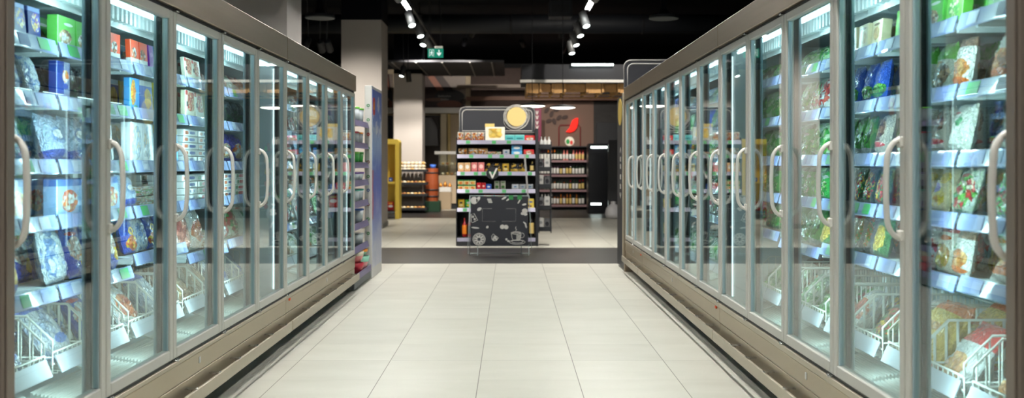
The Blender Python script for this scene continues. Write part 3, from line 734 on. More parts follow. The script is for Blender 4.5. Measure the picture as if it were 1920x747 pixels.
RIGHT = [
 [['greencarton','greencarton'],['nugget','nugget'],['whitebig','whitebig'],['mixveg','leafred'],['mixveg','nugget'],['redwhite','redwhite']],
 [['greencarton','greenbox','greencarton','greencarton'],['nugget','mushroom','mushroom','mushroom'],['whitebig','brownred','brownred','whitebig'],['leafred','potato','potato','brownred'],['nugget','fries','redveg','fries'],['redwhite','redwhite','bigyellow','bigyellow']],
 [['creambox','creambox','creambox','tealbox'],['bluepea','bluepea','bluepea','nugget'],['brownred','greenbean','greenbean','greenbean'],['mixveg','mixveg','mixveg','redveg'],['corn','carrotpea','carrotpea','fries'],['mixveg','orangebag','orangebag']],
 [['leaf','leaf','leaf'],['redveg','leafred','leaf'],['leaf','leaf','greenlabel'],['greenlabel','leaf','greenlabel'],['corn','greenbean','leaf'],['leaf','leafred']],
 [['mushroom','leaf','mushroom'],['leaf','greenlabel','leaf'],['leaf','greenlabel'],['leafred','greenlabel','leaf'],['leafred','leaf','mixveg'],['leaf','nugget']],
 [['redveg','redveg','leafred'],['leaf','leafred'],['leaf','greenlabel'],['mixveg','redveg'],['redveg','leafred'],['leaf','mixveg']],
 [['leaf','leaf'],['silver','leaf'],['leafred','leaf'],['leaf','mixveg'],['brownred','leafred'],['leaf','leafred']],
 [['silver','bluepea'],['bluepea','silver'],['leaf','bluepea'],['mixveg','redveg'],['redveg','brownred'],['leaf','mixveg']],
 [['mealtray','bluebox'],['leaf','foodbox'],['mixveg','foodbox'],['redveg','mixveg'],['mixveg','leaf'],['leaf','beige']],
 [['bluebox','orangebox'],['leaf','greenlabel'],['mixveg','foodbox'],['mixveg','redveg'],['leaf','mixveg'],['leaf','beige']],
 [['foodbox','greencarton'],['leaf','bluewhite'],['foodbox','mixveg'],['orangebag','leaf'],['mixveg','leaf'],['leaf','beige']],
 [['whitebox','foodbox'],['silver','whitebox'],['foodbox','mixveg'],['mixveg','leaf'],['mixveg','leaf'],['leaf','beige']],
]
for row, T in (('left', LEFT), ('right', RIGHT)):
    for bay, lv in enumerate(T):
        for k in range(5): fill(row, bay, k, lv[k], rows=2 if bay < 4 else 1)
        baskets(row, bay)
        bask_fill(row, bay, lv[5])

SPOTW, SPOTW2 = 165, 750
# ------------------------------------------------------------------ helper: world x / z of a measured image point at depth Y
def px(p, Y): return (p-VX)*Y/F
def pz(p, Y): return H+(VY-p)*Y/F

# ------------------------------------------------------------------ shelf with bowls at the end of the left freezer row
M['glev'] = mat('gondola_grey', srgb(84,90,94), .5)
M['lilac'] = mat('lilac_price_rail', srgb(124,116,152), .5)
yA, yB = Y0['left']+9*W+.03, 11.36
g = thing('display_shelving', 'grey household shelving with lilac price rails at the end of the left freezers', 'shelving', (-1.9,(yA+yB)/2,0))
g.location = (0,0,0)
MB().box(-2.2,-2.14,yA,yB,.0,1.98).build('back_panel', M['glev'], g)
MB().bbox(-2.14,-1.585,yA,yB,.02,.13,.004).build('base_deck', M['glev'], g)
MB().box(-1.589,-1.578,yA,yB,.10,.165).build('price_rail', M['lilac'], g)
SZ = [1.745,1.51,1.30,1.11,.885,.655,.415]
for z in SZ:
    so = MB().bbox(-2.14,-1.625,yA,yB,z-.02,z,.002).build('shelf', M['glev'], g)
    MB().prism([(-1.624,z+.02),(-1.605,z-.045),(-1.600,z-.045),(-1.619,z+.02)], lambda p,q,d: (p,d,q), yA+.005, yB-.005).build('price_rail', M['lilac'], so)
def tub_mesh(r0, r1, h, lid=True):
    mb = MB().lathe([(r0,0),(r1,h)], 16, 0)
    if lid: mb.lathe([(r1*1.04,h+.0005),(r1*1.04,h+.015),(r1*.8,h+.02)], 16, 1)
    return mb
def bowl_mesh(r, h):
    p = [(r*.5,0),(r*.75,h*.25),(r*.93,h*.6),(r,h),(r*.97,h),(r*.88,h*.6),(r*.7,h*.28),(r*.45,.012)]
    return MB().lathe(p, 24, 0, mats=[0,0,1,1,1,0,0])
pl = {n: mat('plastic_'+n, srgb(*c), .35, coat=.3) for n, c in dict(pink=(236,150,150), mint=(150,214,190), cream=(232,220,196), red=(206,50,70), lime=(120,214,70), green=(60,180,70), clear=(214,222,226), purple=(150,110,200), blue=(70,120,220), orange=(240,150,60), teal=(110,210,190)).items()}
GG = 'plastic household containers on the end shelving'
def tub(mb, name, mats, x, y, z, label, cat='container'):
    return tag(mb.build(name, mats, None, (x,y,z)), label, cat, GG)
yy = 11.16
tub(tub_mesh(.055,.062,.15), 'storage_canister', [pl['clear'],pl['lime']], -1.695,yy,SZ[0]+.002, 'tall white canister with lime green lid on the top end shelf')
tub(tub_mesh(.055,.062,.15), 'storage_canister', [pl['clear'],pl['lime']], -1.695,yy-.3,SZ[0]+.002, 'tall white canister with lime lid, second along the top end shelf')
tub(tub_mesh(.05,.055,.12), 'storage_canister', [pl['clear'],pl['orange']], -1.695,yy,SZ[1]+.002, 'white canister with orange lid on the second end shelf')
tub(tub_mesh(.05,.055,.12), 'storage_canister', [pl['clear'],pl['red']], -1.695,yy-.3,SZ[1]+.002, 'white canister with red lid on the second end shelf')
tub(tub_mesh(.05,.06,.11), 'storage_canister', [pl['green'],pl['green']], -1.695,yy,SZ[2]+.002, 'bright green lidded canister on the third end shelf')
tub(tub_mesh(.05,.06,.11), 'storage_canister', [pl['green'],pl['lime']], -1.695,yy-.3,SZ[2]+.002, 'green canister with lime lid, farther on the third end shelf')
tub(tub_mesh(.06,.085,.08), 'food_tub', [pl['clear'],pl['purple']], -1.715,yy,SZ[3]+.002, 'clear round tub with purple lid on the fourth end shelf')
tub(tub_mesh(.06,.085,.08), 'food_tub', [pl['clear'],pl['purple']], -1.715,yy-.3,SZ[3]+.002, 'clear tub with purple lid, farther on the fourth end shelf')
tub(tub_mesh(.05,.06,.12), 'food_tub', [pl['clear'],pl['teal']], -1.695,yy,SZ[4]+.002, 'clear tub with mint lid on the fifth end shelf')
tub(tub_mesh(.05,.06,.12), 'food_tub', [pl['clear'],pl['teal']], -1.695,yy-.3,SZ[4]+.002, 'clear tub with mint lid, farther on the fifth end shelf')
tub(tub_mesh(.07,.085,.13), 'food_tub', [pl['clear'],pl['blue']], -1.72,yy,SZ[5]+.002, 'large clear tub with blue lid on the sixth end shelf')
tub(tub_mesh(.07,.085,.10), 'food_tub', [pl['clear'],pl['clear']], -1.72,yy,SZ[6]+.002, 'low clear tub with clear lid on the lowest raised end shelf')
def bowlstack(x, y, r, h, cols):
    z = .132
    for i, (c, c2) in enumerate(cols):
        o = bowl_mesh(r*(1-.0*i), h).build('mixing_bowl', [pl[c], pl[c2]], None, (x,y,z)); z += h*.34 if False else h+.004
        tag(o, f'{c} bowl, {c2} rim, {["on","second up on"][i]} the end shelf deck' + (' nearest the freezers' if y < 10.6 else ' behind the pink bowls' if y < 10.9 else ' beside the poster panel'), 'bowl', GG)
bowlstack(-1.66,10.74,.09,.115,[('red','red'),('pink','cream')])
bowlstack(-1.685,11.08,.125,.155,[('pink','mint')])
bowlstack(-1.92,10.95,.12,.14,[('mint','cream')])
tag(bowl_mesh(.11,.07).build('mixing_bowl', [pl['mint'], pl['orange']], None, (-1.685,11.08,.132+.159)), 'mint bowl with orange rim stacked on the large pink bowl', 'bowl', GG)

# poster panel
def poster_mat():
    m, nt, p = newmat('poster_print'); g_ = NG(nt)
    tc = g_.n('ShaderNodeTexCoord'); s_ = g_.n('ShaderNodeSeparateXYZ'); g_.L(tc.outputs['Object'], s_.inputs[0])
    n1 = g_.n('ShaderNodeTexNoise'); n1.inputs['Scale'].default_value = 2.4; n1.inputs['Detail'].default_value = 6; n1.inputs['Distortion'].default_value = 1.5; g_.L(tc.outputs['Object'], n1.inputs['Vector'])
    zz = g_.math('ADD', g_.math('DIVIDE', s_.outputs[2], 2.2), g_.math('MULTIPLY', g_.math('SUBTRACT', n1.outputs[0], .5), .35))
    col = g_.ramp(zz, [srgb(222,222,232), srgb(200,204,222), srgb(150,160,206), srgb(96,110,190), srgb(70,110,196), srgb(150,180,224), srgb(60,110,200), srgb(40,96,196)], 'LINEAR')
    n2 = g_.n('ShaderNodeTexNoise'); n2.inputs['Scale'].default_value = 5; n2.inputs['Detail'].default_value = 5; g_.L(tc.outputs['Object'], n2.inputs['Vector'])
    up = g_.math('MULTIPLY', g_.math('GREATER_THAN', s_.outputs[2], 1.6), g_.math('GREATER_THAN', n2.outputs[0], .56))
    col = g_.mix(g_.math('MULTIPLY', up, .7), col, srgb(228,232,240))
    rd = g_.math('MULTIPLY', g_.math('LESS_THAN', g_.math('ABSOLUTE', g_.math('SUBTRACT', s_.outputs[2], .95)), .28), g_.math('LESS_THAN', g_.math('ADD', s_.outputs[1], g_.math('MULTIPLY', n2.outputs[0], .3)), 11.65))
    col = g_.mix(g_.math('MULTIPLY', rd, .8), col, srgb(176,70,70))
    g_.L(col, p.inputs['Base Color']); p.inputs['Roughness'].default_value = .35
    return m
pp = thing('poster_panel', 'tall white-edged panel with a blue sky poster and a column of round icons', 'display panel', (-1.6,11.8,0)); pp.location = (0,0,0)
MB().bbox(-1.655,-1.572,11.37,12.22,.0,2.19,.004).build('panel_body', M['white'], pp)
MB().box(-1.572,-1.569,11.40,12.19,.12,2.15).build('poster', poster_mat(), pp)
pr = mat('icon_red', srgb(206,50,44), .5); py_ = mat('icon_yellow', srgb(246,190,50), .5); pg_ = mat('icon_green', srgb(40,140,70), .5); pbl = mat('icon_blue', srgb(50,100,170), .5); pbr = mat('icon_brown', srgb(150,80,60), .5)
MB().prism(rrect(11.43,11.60,1.86,2.06,.05), lambda p,q,d: (d,p,q), -1.569, -1.567).add([(-1.5665,11.46,1.92),(-1.5665,11.56,1.92),(-1.5665,11.54,2.02),(-1.5665,11.48,2.0)],[(0,1,2,3)],1).build('poster_emblem', [pr, py_], pp)
for i, (zy, mm) in enumerate(((198,pg_),(225,pg_),(252,pr),(278,pg_),(304,pbr),(331,pg_),(357,pbl),(384,pbr),(411,pg_),(438,pg_))):
    z = pz(zy, 11.37)
    ic = MB().prism(ngon(-1.614,z,.018), XZ, 11.3665, 11.3695)
    ic.prism(ngon(-1.614,z,.010,.007), XZ, 11.3655, 11.3665, 1).prism([(-1.626,z-.032),(-1.602,z-.032),(-1.602,z-.028),(-1.626,z-.028)], XZ, 11.3675, 11.3695, 2)
    o = ic.build('round_icon', [mm, M['white'], M['greyline']], pp)

# ------------------------------------------------------------------ end cap closing the right freezer row
ye = Y0['right']+12*W+.005
ec = thing('end_cap_panel', 'dark end-cap panel with yellow lemon sticker closing the right freezer row', 'end panel', (0,0,0))
MB().bbox(1.366,2.30,ye,ye+.05,.0,2.225,.004).build('side_panel', M['steel'], ec)
MB().bbox(1.366,1.42,ye+.05,ye+.80,.02,2.14,.004).build('dark_panel', M['gond'], ec)
MB().bbox(1.345,1.366,ye+.02,ye+.05,.16,2.16,.004).build('edge_strip', M['rail'], ec)
MB().prism(ngon(ye+.48,1.95,.22,.17), YZ, 1.3625, 1.3655).build('lemon_sticker', mat('lemon_yellow', srgb(240,206,90), .5), ec)
lt = MB()
for i, z in enumerate((1.46,1.36,1.27,1.14,1.02,.92)):
    if i in (0,5):
        e = -1 if i else 1
        lt.prism([(ye+.35,z),(ye+.42,z+.05*e),(ye+.49,z),(ye+.49,z-.025*e),(ye+.42,z+.022*e),(ye+.35,z-.025*e)], YZ, 1.3635, 1.3655)
    else: lt.prism([(ye+.36,z-.03),(ye+.48,z-.03),(ye+.48,z+.03),(ye+.36,z+.03)], YZ, 1.3635, 1.3655)
lt.build('vertical_lettering', M['chalkw'], ec)
def header_board(root, x0, x1, z0, z1, y, th=.03):
    o = MB().prism(rrect(x0,x1,z0,z1,.09,6,(1,1,0,0)), XZ, y, y+th).build('header_board', M['chalk'], root)
    a = rrect(x0+.045,x1-.045,z0+.03,z1-.045,.07,6,(1,1,0,0))
    MB().tube([(p,y-.001,q) for p,q in a], .007, 4, closed=True, sm=False).build('white_outline', M['chalkw'], o)
    a = rrect(x0,x1,z0,z1,.09,6,(1,1,0,0))
    MB().tube([(p,y,q) for p,q in a], .009, 4, closed=True, sm=False).build('board_edge', M['greyline'], o)
    return o
hb = thing('aisle_header_sign', 'dark rounded header sign with a light outline above the right freezers', 'sign', (0,0,0))
yh = 12.62
header_board(hb, px(1170,yh), px(1170,yh)+1.3, 2.16, pz(113,yh), yh)
for x in (px(1170,yh)+.2, px(1170,yh)+1.1): MB().box(x-.015,x+.015,yh+.03,yh+.05,2.0,2.5).build('post', M['dark'], hb)
MB().box(1.43,2.75,yh-.1,yh+.2,1.9,2.0).box(1.43,1.5,yh-.1,yh+.2,0,1.9).box(2.68,2.75,yh-.1,yh+.2,0,1.9).build('stand', M['gond'], hb)

# ------------------------------------------------------------------ island shelf unit
YI = 15.9
M['lem'] = mat('lemon_paint', srgb(238,208,136), .5)
isl = thing('island_shelving', 'dark island shelf unit with lemon header sign standing across the aisle end', 'shelving', (0,0,0))
x0, x1 = px(857,YI), px(1004,YI)
MB().bbox(x0,x1,YI+.47,YI+.53,0,1.90,.004).build('back_panel', M['gond'], isl)
MB().bbox(x1+.002,x1+.045,YI-.02,YI+.53,0,1.86,.004).build('side_panel', M['gond'], isl)
MB().bbox(x0-.018,x0-.002,YI+.02,YI+.53,0,1.72,.004).build('side_panel', M['gond'], isl)
MB().bbox(x0,x1,YI-.02,YI+.47,.0,.14,.006).build('base_deck', M['gond'], isl)
IZ = [pz(p, YI)+.022 for p in (267,293.5,326,359,394)]
M['steelrail'] = mat('grey_price_rail', srgb(150,148,166), .3, .3)
for k, z in enumerate(IZ+[.142]):
    if k < 5: so = MB().bbox(x0,x1,YI+.03,YI+.47,z-.022,z,.003).build('shelf', M['gond'], isl)
    else: so = isl
    ro = MB().prism([(YI+.029,z+.012),(YI-.001,z-.05),(YI+.004,z-.055),(YI+.034,z+.008)], YZ, x0, x1).build('price_rail', M['steelrail'], so) if k < 5 else MB().prism([(YI-.022,z-.01),(YI-.03,z-.065),(YI-.026,z-.07),(YI-.0205,z-.01)], YZ, x0, x1).build('price_rail', M['steelrail'], so)
    for t in ((.14,.47,.66),(.18,.42,.57,.76,.89),(.07,.24,.34,.67,.93),(.13,.3,.6,.85),(.1,.3,.75),())[k]:
        xc = x0+t*(x1-x0)
        lb = MB().prism([(YI+.026,z+.005),(YI-.001,z-.046),(YI-.003,z-.046),(YI+.024,z+.005)], YZ, xc-.033, xc+.033).build('price_label', M['plabg'], so)
hbo = header_board(isl, px(861.5,16.37), px(1003,16.37), pz(249,16.37), pz(201,16.37), 16.36)
lc = (px(968.5,16.36), pz(219,16.36))
MB().prism(ngon(lc[0],lc[1],.158,.158,32), XZ, 16.352, 16.359).build('lemon_disc', M['lem'], hbo)
rg = MB(); rr_ = random.Random(3)
for k in range(8):
    a0 = rr_.uniform(0,6); ex, ez = rr_.uniform(-.022,.022), rr_.uniform(-.03,.01); r = rr_.uniform(.168,.20)
    rg.tube([(lc[0]+ex+r*math.cos(a0+2*PI*i/30)*(1+.04*math.sin(3*i/30*2*PI+k)), 16.348-.0006*k, lc[1]+ez+r*math.sin(a0+2*PI*i/30)) for i in range(30)], .0032, 4, closed=True)
rg.build('scribble_ring', M['chalkw'], hbo)

# products of the island
def ik(key, *a, **k): kind(key, *a, **k)
ik('nuts','nut_pack','pack','orange and white nut pack','nut packs','bag',(.10,.14,.06), base=srgb(240,228,206), food=[OR,srgb(246,190,110),WH,srgb(180,90,50)], fe=(.5,.45,.46,.44), vor=6, bot=OR, bz=.2, **bagk)
ik('pastry','pastry_pack','pack','clear pastry pack','pastry packs','bag',(.15,.11,.08), base=srgb(236,200,140), food=[srgb(230,150,60),srgb(250,220,160),WH,srgb(140,80,50)], fe=(.5,.45,.46,.42), vor=5, **bagk)
ik('cheesetray','butter_tray','tray box','white tray box of yellow packs','tray boxes','box',(.31,.22,.16), base=srgb(238,234,220), food=[srgb(240,206,100),srgb(246,222,140),srgb(224,180,70)], fe=(.5,.55,.34,.34), sq=8, vor=3.5, **bx)
ik('cheesepack','butter_pack','pack','small yellow pack','yellow packs','box',(.15,.05,.12), base=srgb(240,212,130), **bx)
ik('tealtea','tea_box','box','teal box','teal boxes','box',(.15,.095,.07), base=srgb(90,190,190), logo=srgb(30,110,120), le=(.5,.4,.36,.12), sq=4, top=srgb(140,214,210), tz=.86, **bx)
ik('bluecrate','wafer_box','box','light blue box','light blue boxes','box',(.17,.078,.12), base=srgb(90,180,230), logo=srgb(236,236,230), le=(.5,.4,.3,.24), top=srgb(60,130,200), tz=.82, **bx)
ik('redflat','biscuit_box','box','red and white flat box','red flat boxes','box',(.165,.085,.12), base=srgb(214,50,54), food=[srgb(226,180,130),WH,srgb(190,110,70)], fe=(.5,.4,.34,.36), vor=5, **bx)
ik('creamcarton','cereal_box','box','cream box with white disc','cream cartons','box',(.098,.15,.06), base=srgb(232,190,140), logo=srgb(248,244,236), le=(.5,.56,.3,.22), bot=srgb(226,150,90), bz=.18, **bx)
ik('pinkcarton','cereal_box','box','pink box with pale disc','pink cartons','box',(.098,.155,.06), base=srgb(226,130,130), logo=srgb(246,206,200), le=(.5,.58,.32,.22), bot=srgb(206,90,96), bz=.18, **bx)
ik('blackyellow','coffee_pouch','pouch','black and yellow pouch','black-yellow pouches','bag',(.12,.155,.06), base=srgb(46,42,38), food=[srgb(40,38,36),srgb(226,180,60),srgb(90,80,60)], fe=(.5,.6,.36,.3), bot=srgb(230,186,60), bz=.3, vor=5, **bagk)
ik('yellowpouch','crisp_pouch','pouch','yellow pouch','yellow pouches','bag',(.11,.14,.06), base=srgb(240,200,60), logo=srgb(70,60,40), le=(.5,.6,.24,.12), logo2=srgb(250,236,160), le2=(.5,.3,.3,.12), **bagk)
ik('greenpouch','crisp_pouch','pouch','green pouch','green pouches','bag',(.11,.14,.06), base=srgb(60,190,70), logo=srgb(240,240,230), le=(.5,.62,.24,.10), logo2=srgb(236,220,90), le2=(.5,.3,.3,.12), **bagk)
ik('noodle','noodle_pack','pack','green and orange noodle pack','noodle packs','box',(.092,.078,.09), base=srgb(230,214,160), top=srgb(50,140,70), tz=.74, food=[OR,srgb(230,90,50),YE], fe=(.5,.34,.36,.28), vor=5, **bx)
ik('redcan','sauce_can','can','red can','red cans','box',(.068,.11,.06), base=srgb(200,36,44), logo=srgb(240,200,190), le=(.5,.5,.26,.16), **bx)
ik('bluepk','tissue_pack','pack','blue pack','blue packs','box',(.085,.09,.06), base=srgb(40,90,190), logo=WH, le=(.5,.5,.28,.16), **bx)
ik('greenwhite','grain_pouch','pouch','white and green pouch','white-green pouches','bag',(.085,.14,.05), base=srgb(214,220,200), logo=srgb(90,150,80), le=(.5,.3,.3,.16), logo2=srgb(120,170,110), le2=(.5,.8,.3,.06), **bagk)
ik('whiteroll','paper_roll_pack','pack','white roll pack','white roll packs','bag',(.11,.085,.07), base=srgb(220,228,236), logo=srgb(110,150,190), le=(.5,.5,.2,.16), **bagk)
ik('yellowcarton','pasta_box','box','yellow box with blue label','yellow pasta boxes','box',(.11,.15,.06), base=srgb(240,214,90), logo=srgb(60,90,170), le=(.5,.66,.32,.08), food=[srgb(120,70,50),srgb(236,190,70)], fe=(.4,.25,.3,.14), vor=4, **bx)
ik('redbag','snack_bag','bag','red and white snack bag','red snack bags','bag',(.16,.22,.09), base=srgb(206,50,50), logo=WH, le=(.5,.5,.34,.14), logo2=YE, le2=(.5,.8,.3,.06), **bagk)
ik('whitepack','flour_pack','pack','white paper pack','white paper packs','box',(.085,.19,.06), base=srgb(206,204,200), logo=srgb(150,150,150), le=(.5,.6,.3,.12), **bx)
ik('darkpack','coffee_pack','pack','grey foil pack','grey foil packs','bag',(.09,.18,.06), base=srgb(130,130,134), logo=srgb(70,70,76), le=(.5,.5,.3,.2), **bagk)
def iput(key, p, z, label, grp='packets on the island shelves', Y=YI+.07, dz=0, rot=0, lean=.06):
    k = K[key]; e = extent(key, lean if k['shape'] == 'bag' else 0)
    l = lean if k['shape'] == 'bag' else 0
    o = place(key, (px(p,YI), Y-e[0], z-e[2]+.003+dz), (-l,0,rot), label, grp); return o
INM = ['top','second','third','fourth','fifth','bottom']
def irow(key, ps, lv, dz=0, extra=''):
    for i, p in enumerate(ps):
        iput(key, p, (IZ+[.142])[lv], f"{K[key]['phrase']}{extra}, {ORD[i]} of its row on the {INM[lv]} island shelf", dz=dz)
irow('nuts', (863,876.5,889,901.5), 0)
iput('cheesetray', 928, IZ[0], 'white tray box of yellow butter packs on the top island shelf')
iput('cheesepack', 918, IZ[0], 'small yellow pack lying on the white tray box on the island', dz=.222)
irow('tealtea', (956,974.5), 0)
iput('redflat', 993.5, IZ[0], 'red and white flat box at the end of the top island shelf')
irow('pastry', (867,886.5,905), 1); irow('darkbag' if False else 'mealtray', (927,), 1); irow('whiteroll', (949,), 1)
for i, dz in enumerate((0,.080)): iput('bluecrate', 969, IZ[1], f"light blue box, {['lower','upper'][i]} of two stacked on the second island shelf", dz=dz)
iput('redflat', 992, IZ[1], 'red and white flat box on the second island shelf')
irow('creamcarton', (863.5,876), 2); irow('pinkcarton', (889,902), 2); irow('blackyellow', (916.5,932,964,979), 2); irow('yellowpouch', (948,), 2)
for j in range(2): irow('noodle', (863,874.5,886), 3, dz=j*.080, extra=[' below',' above'][j])
irow('redcan', (897.5,906.5), 3); irow('bluepk', (916,), 3); irow('greenwhite', (931.5,943), 3); irow('whiteroll', (966,980,994), 3)
irow('yellowpouch', (864,), 4); irow('greenpouch', (878,), 4); irow('redbag', (916,937), 4); irow('yellowcarton', (995,), 4)
def bottle_mesh(r, h, capm=2):
    return MB().lathe([(r*.9,0),(r,.01),(r,h*.14),(r*1.01,h*.15),(r*1.01,h*.42),(r,h*.43),(r,h*.62),(r*.42,h*.76),(r*.36,h*.79),(r*.36,h*.97),(r*.40,h*.975),(r*.40,h)], 10, 0, mats=[0,0,0,1,1,1,0,0,capm,capm,capm])
def glassy(n, c): return mat('bottle_'+n, srgb(*c), .12, coat=.5)
BT = {n: glassy(n, c) for n, c in dict(black=(24,20,20), green=(30,54,34), amber=(120,70,26), red=(150,26,30), rose=(226,130,120), pale=(216,190,120), white=(226,224,220), orange=(230,130,40), purple=(60,24,50)).items()}
def bottle(name, b, l, c, r, h, loc, label, cat, grp):
    key = (b,l,c,r,h)
    if key not in BTM:
        o = bottle_mesh(r, h).build(name, [BT[b],BT[l],BT[c]]); BTM[key] = o.data; bpy.data.objects.remove(o)
    o = bpy.data.objects.new(name, BTM[key]); C.objects.link(o); o.location = loc
    return tag(o, label, cat, grp)
BTM = {}
bottle('juice_bottle','black','pale','pale',.037,.17,(px(998,YI),YI+.11,IZ[2]+.003),'small dark bottle with yellow label at the end of the third island shelf','bottle','bottles on the island')
bottle('ketchup_bottle','red','orange','red',.038,.30,(px(870.5,YI),YI+.06,.144),'red ketchup bottle, first on the bottom island shelf','bottle','bottles on the island')
bottle('ketchup_bottle','red','black','red',.038,.30,(px(880,YI),YI+.06,.144),'red ketchup bottle with dark label behind the chalk board edge','bottle','bottles on the island')
bottle('sauce_bottle','black','pale','black',.04,.36,(px(997,YI),YI+.06,.144),'tall black bottle with cream label beside the chalk board','bottle','bottles on the island')
# round wobbler and strip
wb = thing('shelf_wobbler', 'round black sign with a white tick mark on the third island shelf', 'sign', (0,0,0))
wx, wz, wy = px(923.5,YI-.06), pz(325,YI-.06), YI-.05
MB().prism(ngon(wx,wz,.098,.098,28), XZ, wy-.004, wy).build('disc', M['dark'], wb)
MB().prism([(wx-.055,wz+.025),(wx-.03,wz+.025),(wx-.003,wz-.045),(wx+.055,wz+.08),(wx+.08,wz+.08),(wx+.005,wz-.085),(wx-.01,wz-.085)], XZ, wy-.006, wy-.004).build('tick_mark', M['chalkw'], wb)
MB().prism([(wx-.06,wz-.012),(wx+.06,wz-.012),(wx+.06,wz+.02),(wx-.06,wz+.02)], XZ, wy-.0052, wy-.004).build('green_band', mat('deep_green', srgb(40,110,70), .5), wb)
MB().tube([(wx,wy,wz),(wx,wy+.02,wz+.0),(wx,wy+.045,wz-.01)], .004, 5).build('clip', M['chrome'], wb)

# side rack on the island
XR0, XR1 = x1+.05, px(1034,16.1)
sr = thing('side_rack', 'narrow black rack of white packs fixed to the side of the island', 'rack', (0,0,0))
for x in (XR0+.01, XR1-.01):
    for y in (16.02,16.36): MB().box(x-.008,x+.008,y-.008,y+.008,.20,1.66).build('upright', M['gond'], sr)
RZ = [pz(p,16.1) for p in (277,319,351,391,431)]
for z in RZ: MB().bbox(XR0,XR1,16.0,16.38,z-.02,z,.003).box(XR0,XR1,15.998,16.004,z,z+.05).build('shelf', M['gond'], sr)
for i in range(3):
    for j in range(2):
        bottle('drink_bottle','white','white','white',.03,.17,(XR0+.045+i*.063,16.06+j*.13,RZ[0]+.002),f"white drink bottle, {ORD[i]} along the {['front','rear'][j]} row on top of the side rack",'bottle','bottles on the side rack')
for k, z in enumerate(RZ[1:]):
    for i in range(2):
        key = 'whitepack' if (i+k) % 2 else 'darkpack'
        o = iput(key, 1014.5+i*12, z, f"{K[key]['phrase']} on the {INM[k+1]} shelf of the side rack", 'packs on the side rack', Y=16.06)

# chalk board stand
YB = 14.25
bx0, bx1, bz0, bz1 = px(882.5,YB), px(990.5,YB), .14, pz(369,YB)
cb = thing('chalkboard_stand', 'black chalk board with white food drawings on a clear acrylic stand', 'board', (0,0,0))
bd = MB().bbox(bx0,bx1,YB,YB+.012,bz0,bz1,.003).build('board', M['chalk'], cb)
bw, bh = bx1-bx0, bz1-bz0
def bp(u, v): return (bx0+u*bw, bz1-v*bh)       # u, v from the board's top left corner
def draw(mb, pts, r=.004, closed=False): mb.tube([(*(bp(*p)[:1]), YB-.002, bp(*p)[1]) for p in pts], r, 4, closed=closed, sm=False)
def blob(mb, u, v, ru, rv, n=14, rot=0):
    P = []
    for i in range(n):
        a = 2*PI*i/n; c, s_ = ru*math.cos(a), rv*math.sin(a)
        P.append(bp(u+c*math.cos(rot)-s_*math.sin(rot), v+c*math.sin(rot)+s_*math.cos(rot)))
    mb.prism(P, XZ, YB-.003, YB-.0005)
def circ(u, v, ru, rv, n=20, a0=0, a1=2*PI): return [(u+ru*math.cos(a0+(a1-a0)*i/n), v+rv*math.sin(a0+(a1-a0)*i/n)) for i in range(n+1)]
dr_ = MB()
draw(dr_, [(.37,.245),(.205,.245),(.205,.505),(.435,.505)], .003); draw(dr_, [(.615,.245),(.78,.245),(.78,.505),(.545,.505)], .003)
dr_.build('frame_lines', M['greyline'], cb)
cu = MB()   # coffee cup
draw(cu, circ(.81,.925,.135,.045)); draw(cu, circ(.81,.915,.10,.03)); draw(cu, circ(.79,.74,.085,.025)); draw(cu, circ(.79,.745,.065,.016))
draw(cu, [(.705,.745),(.72,.85),(.745,.895),(.84,.895),(.865,.85),(.876,.745)]); draw(cu, circ(.885,.79,.045,.05,12,-1.4,1.9))
for k in range(7): draw(cu, [(.80+.011*k,.775),(.795+.010*k,.885)], .003)
draw(cu, [(.78,.70),(.80,.67),(.775,.645),(.79,.61)], .003)
blob(cu,.62,.87,.02,.022,10); blob(cu,.655,.905,.025,.02,10,.4)
cu.build('coffee_cup_drawing', M['chalkw'], cb)
ci = MB()   # citrus slice
draw(ci, circ(.145,.87,.105,.12), .006); draw(ci, circ(.145,.87,.085,.098))
for k in range(9):
    a = 2*PI*k/9; blob(ci, .145+.055*math.cos(a), .87+.062*math.sin(a), .032, .017, 10, a)
ci.build('citrus_slice_drawing', M['chalkw'], cb)
def leafy(u, v, L_, w_, a): blob(fo_, u, v, L_, w_, 12, a)
FR = [[(.06,.08,.065,.075,0),(.13,.05,.03,.06,.5)],
      [(.30+.022*(k%3)+.01*(k//3), .055+.03*(k//3), .014,.015,0) for k in range(9)],
      [(.58,.03,.05,.018,-.6),(.65,.06,.04,.014,-.7)], [(.84,.10,.05,.012,-1.1)], [(.93,.16,.04,.02,-.3)], [(.15,.255,.045,.03,-.7)],
      [(.94,.29,.05,.05,0),(.90,.345,.03,.03,.3),(.95,.36,.035,.028,0)], [(.55,.615,.042,.045,.3),(.615,.62,.040,.045,-.3)],
      [(.29,.62,.022,.028,.4)], [(.08,.635,.07,.016,.12)], [(.94,.54,.04,.014,.8),(.96,.60,.045,.014,1.3)]]
for F_ in FR:
    fo_ = MB()
    for q_ in F_: leafy(*q_)
    fo_.build('fruit_drawing', M['chalkw'], cb)
gp = MB(); draw(gp, [(.365,.80),(.39,.76),(.43,.80),(.48,.84),(.45,.89),(.40,.90),(.37,.86)], .005, True); blob(gp,.42,.83,.03,.03); blob(gp,.39,.87,.025,.022); blob(gp,.445,.865,.022,.02); gp.build('nut_drawing', M['chalkw'], cb)
ch = MB(); draw(ch, [(0.01,.36),(.06,.345),(.12,.48),(.03,.53),(.01,.52)], .005, True); blob(ch,.04,.41,.02,.025); blob(ch,.07,.46,.02,.022); ch.build('cheese_drawing', M['chalkw'], cb)
for t in (.70,.85): 
    q = bp(t,-.01); MB().box(q[0]-.032,q[0]+.032,YB-.004,YB+.016,q[1]-.05,q[1]+.01).build('green_clip', M['plabg'], cb)
ac = MB()
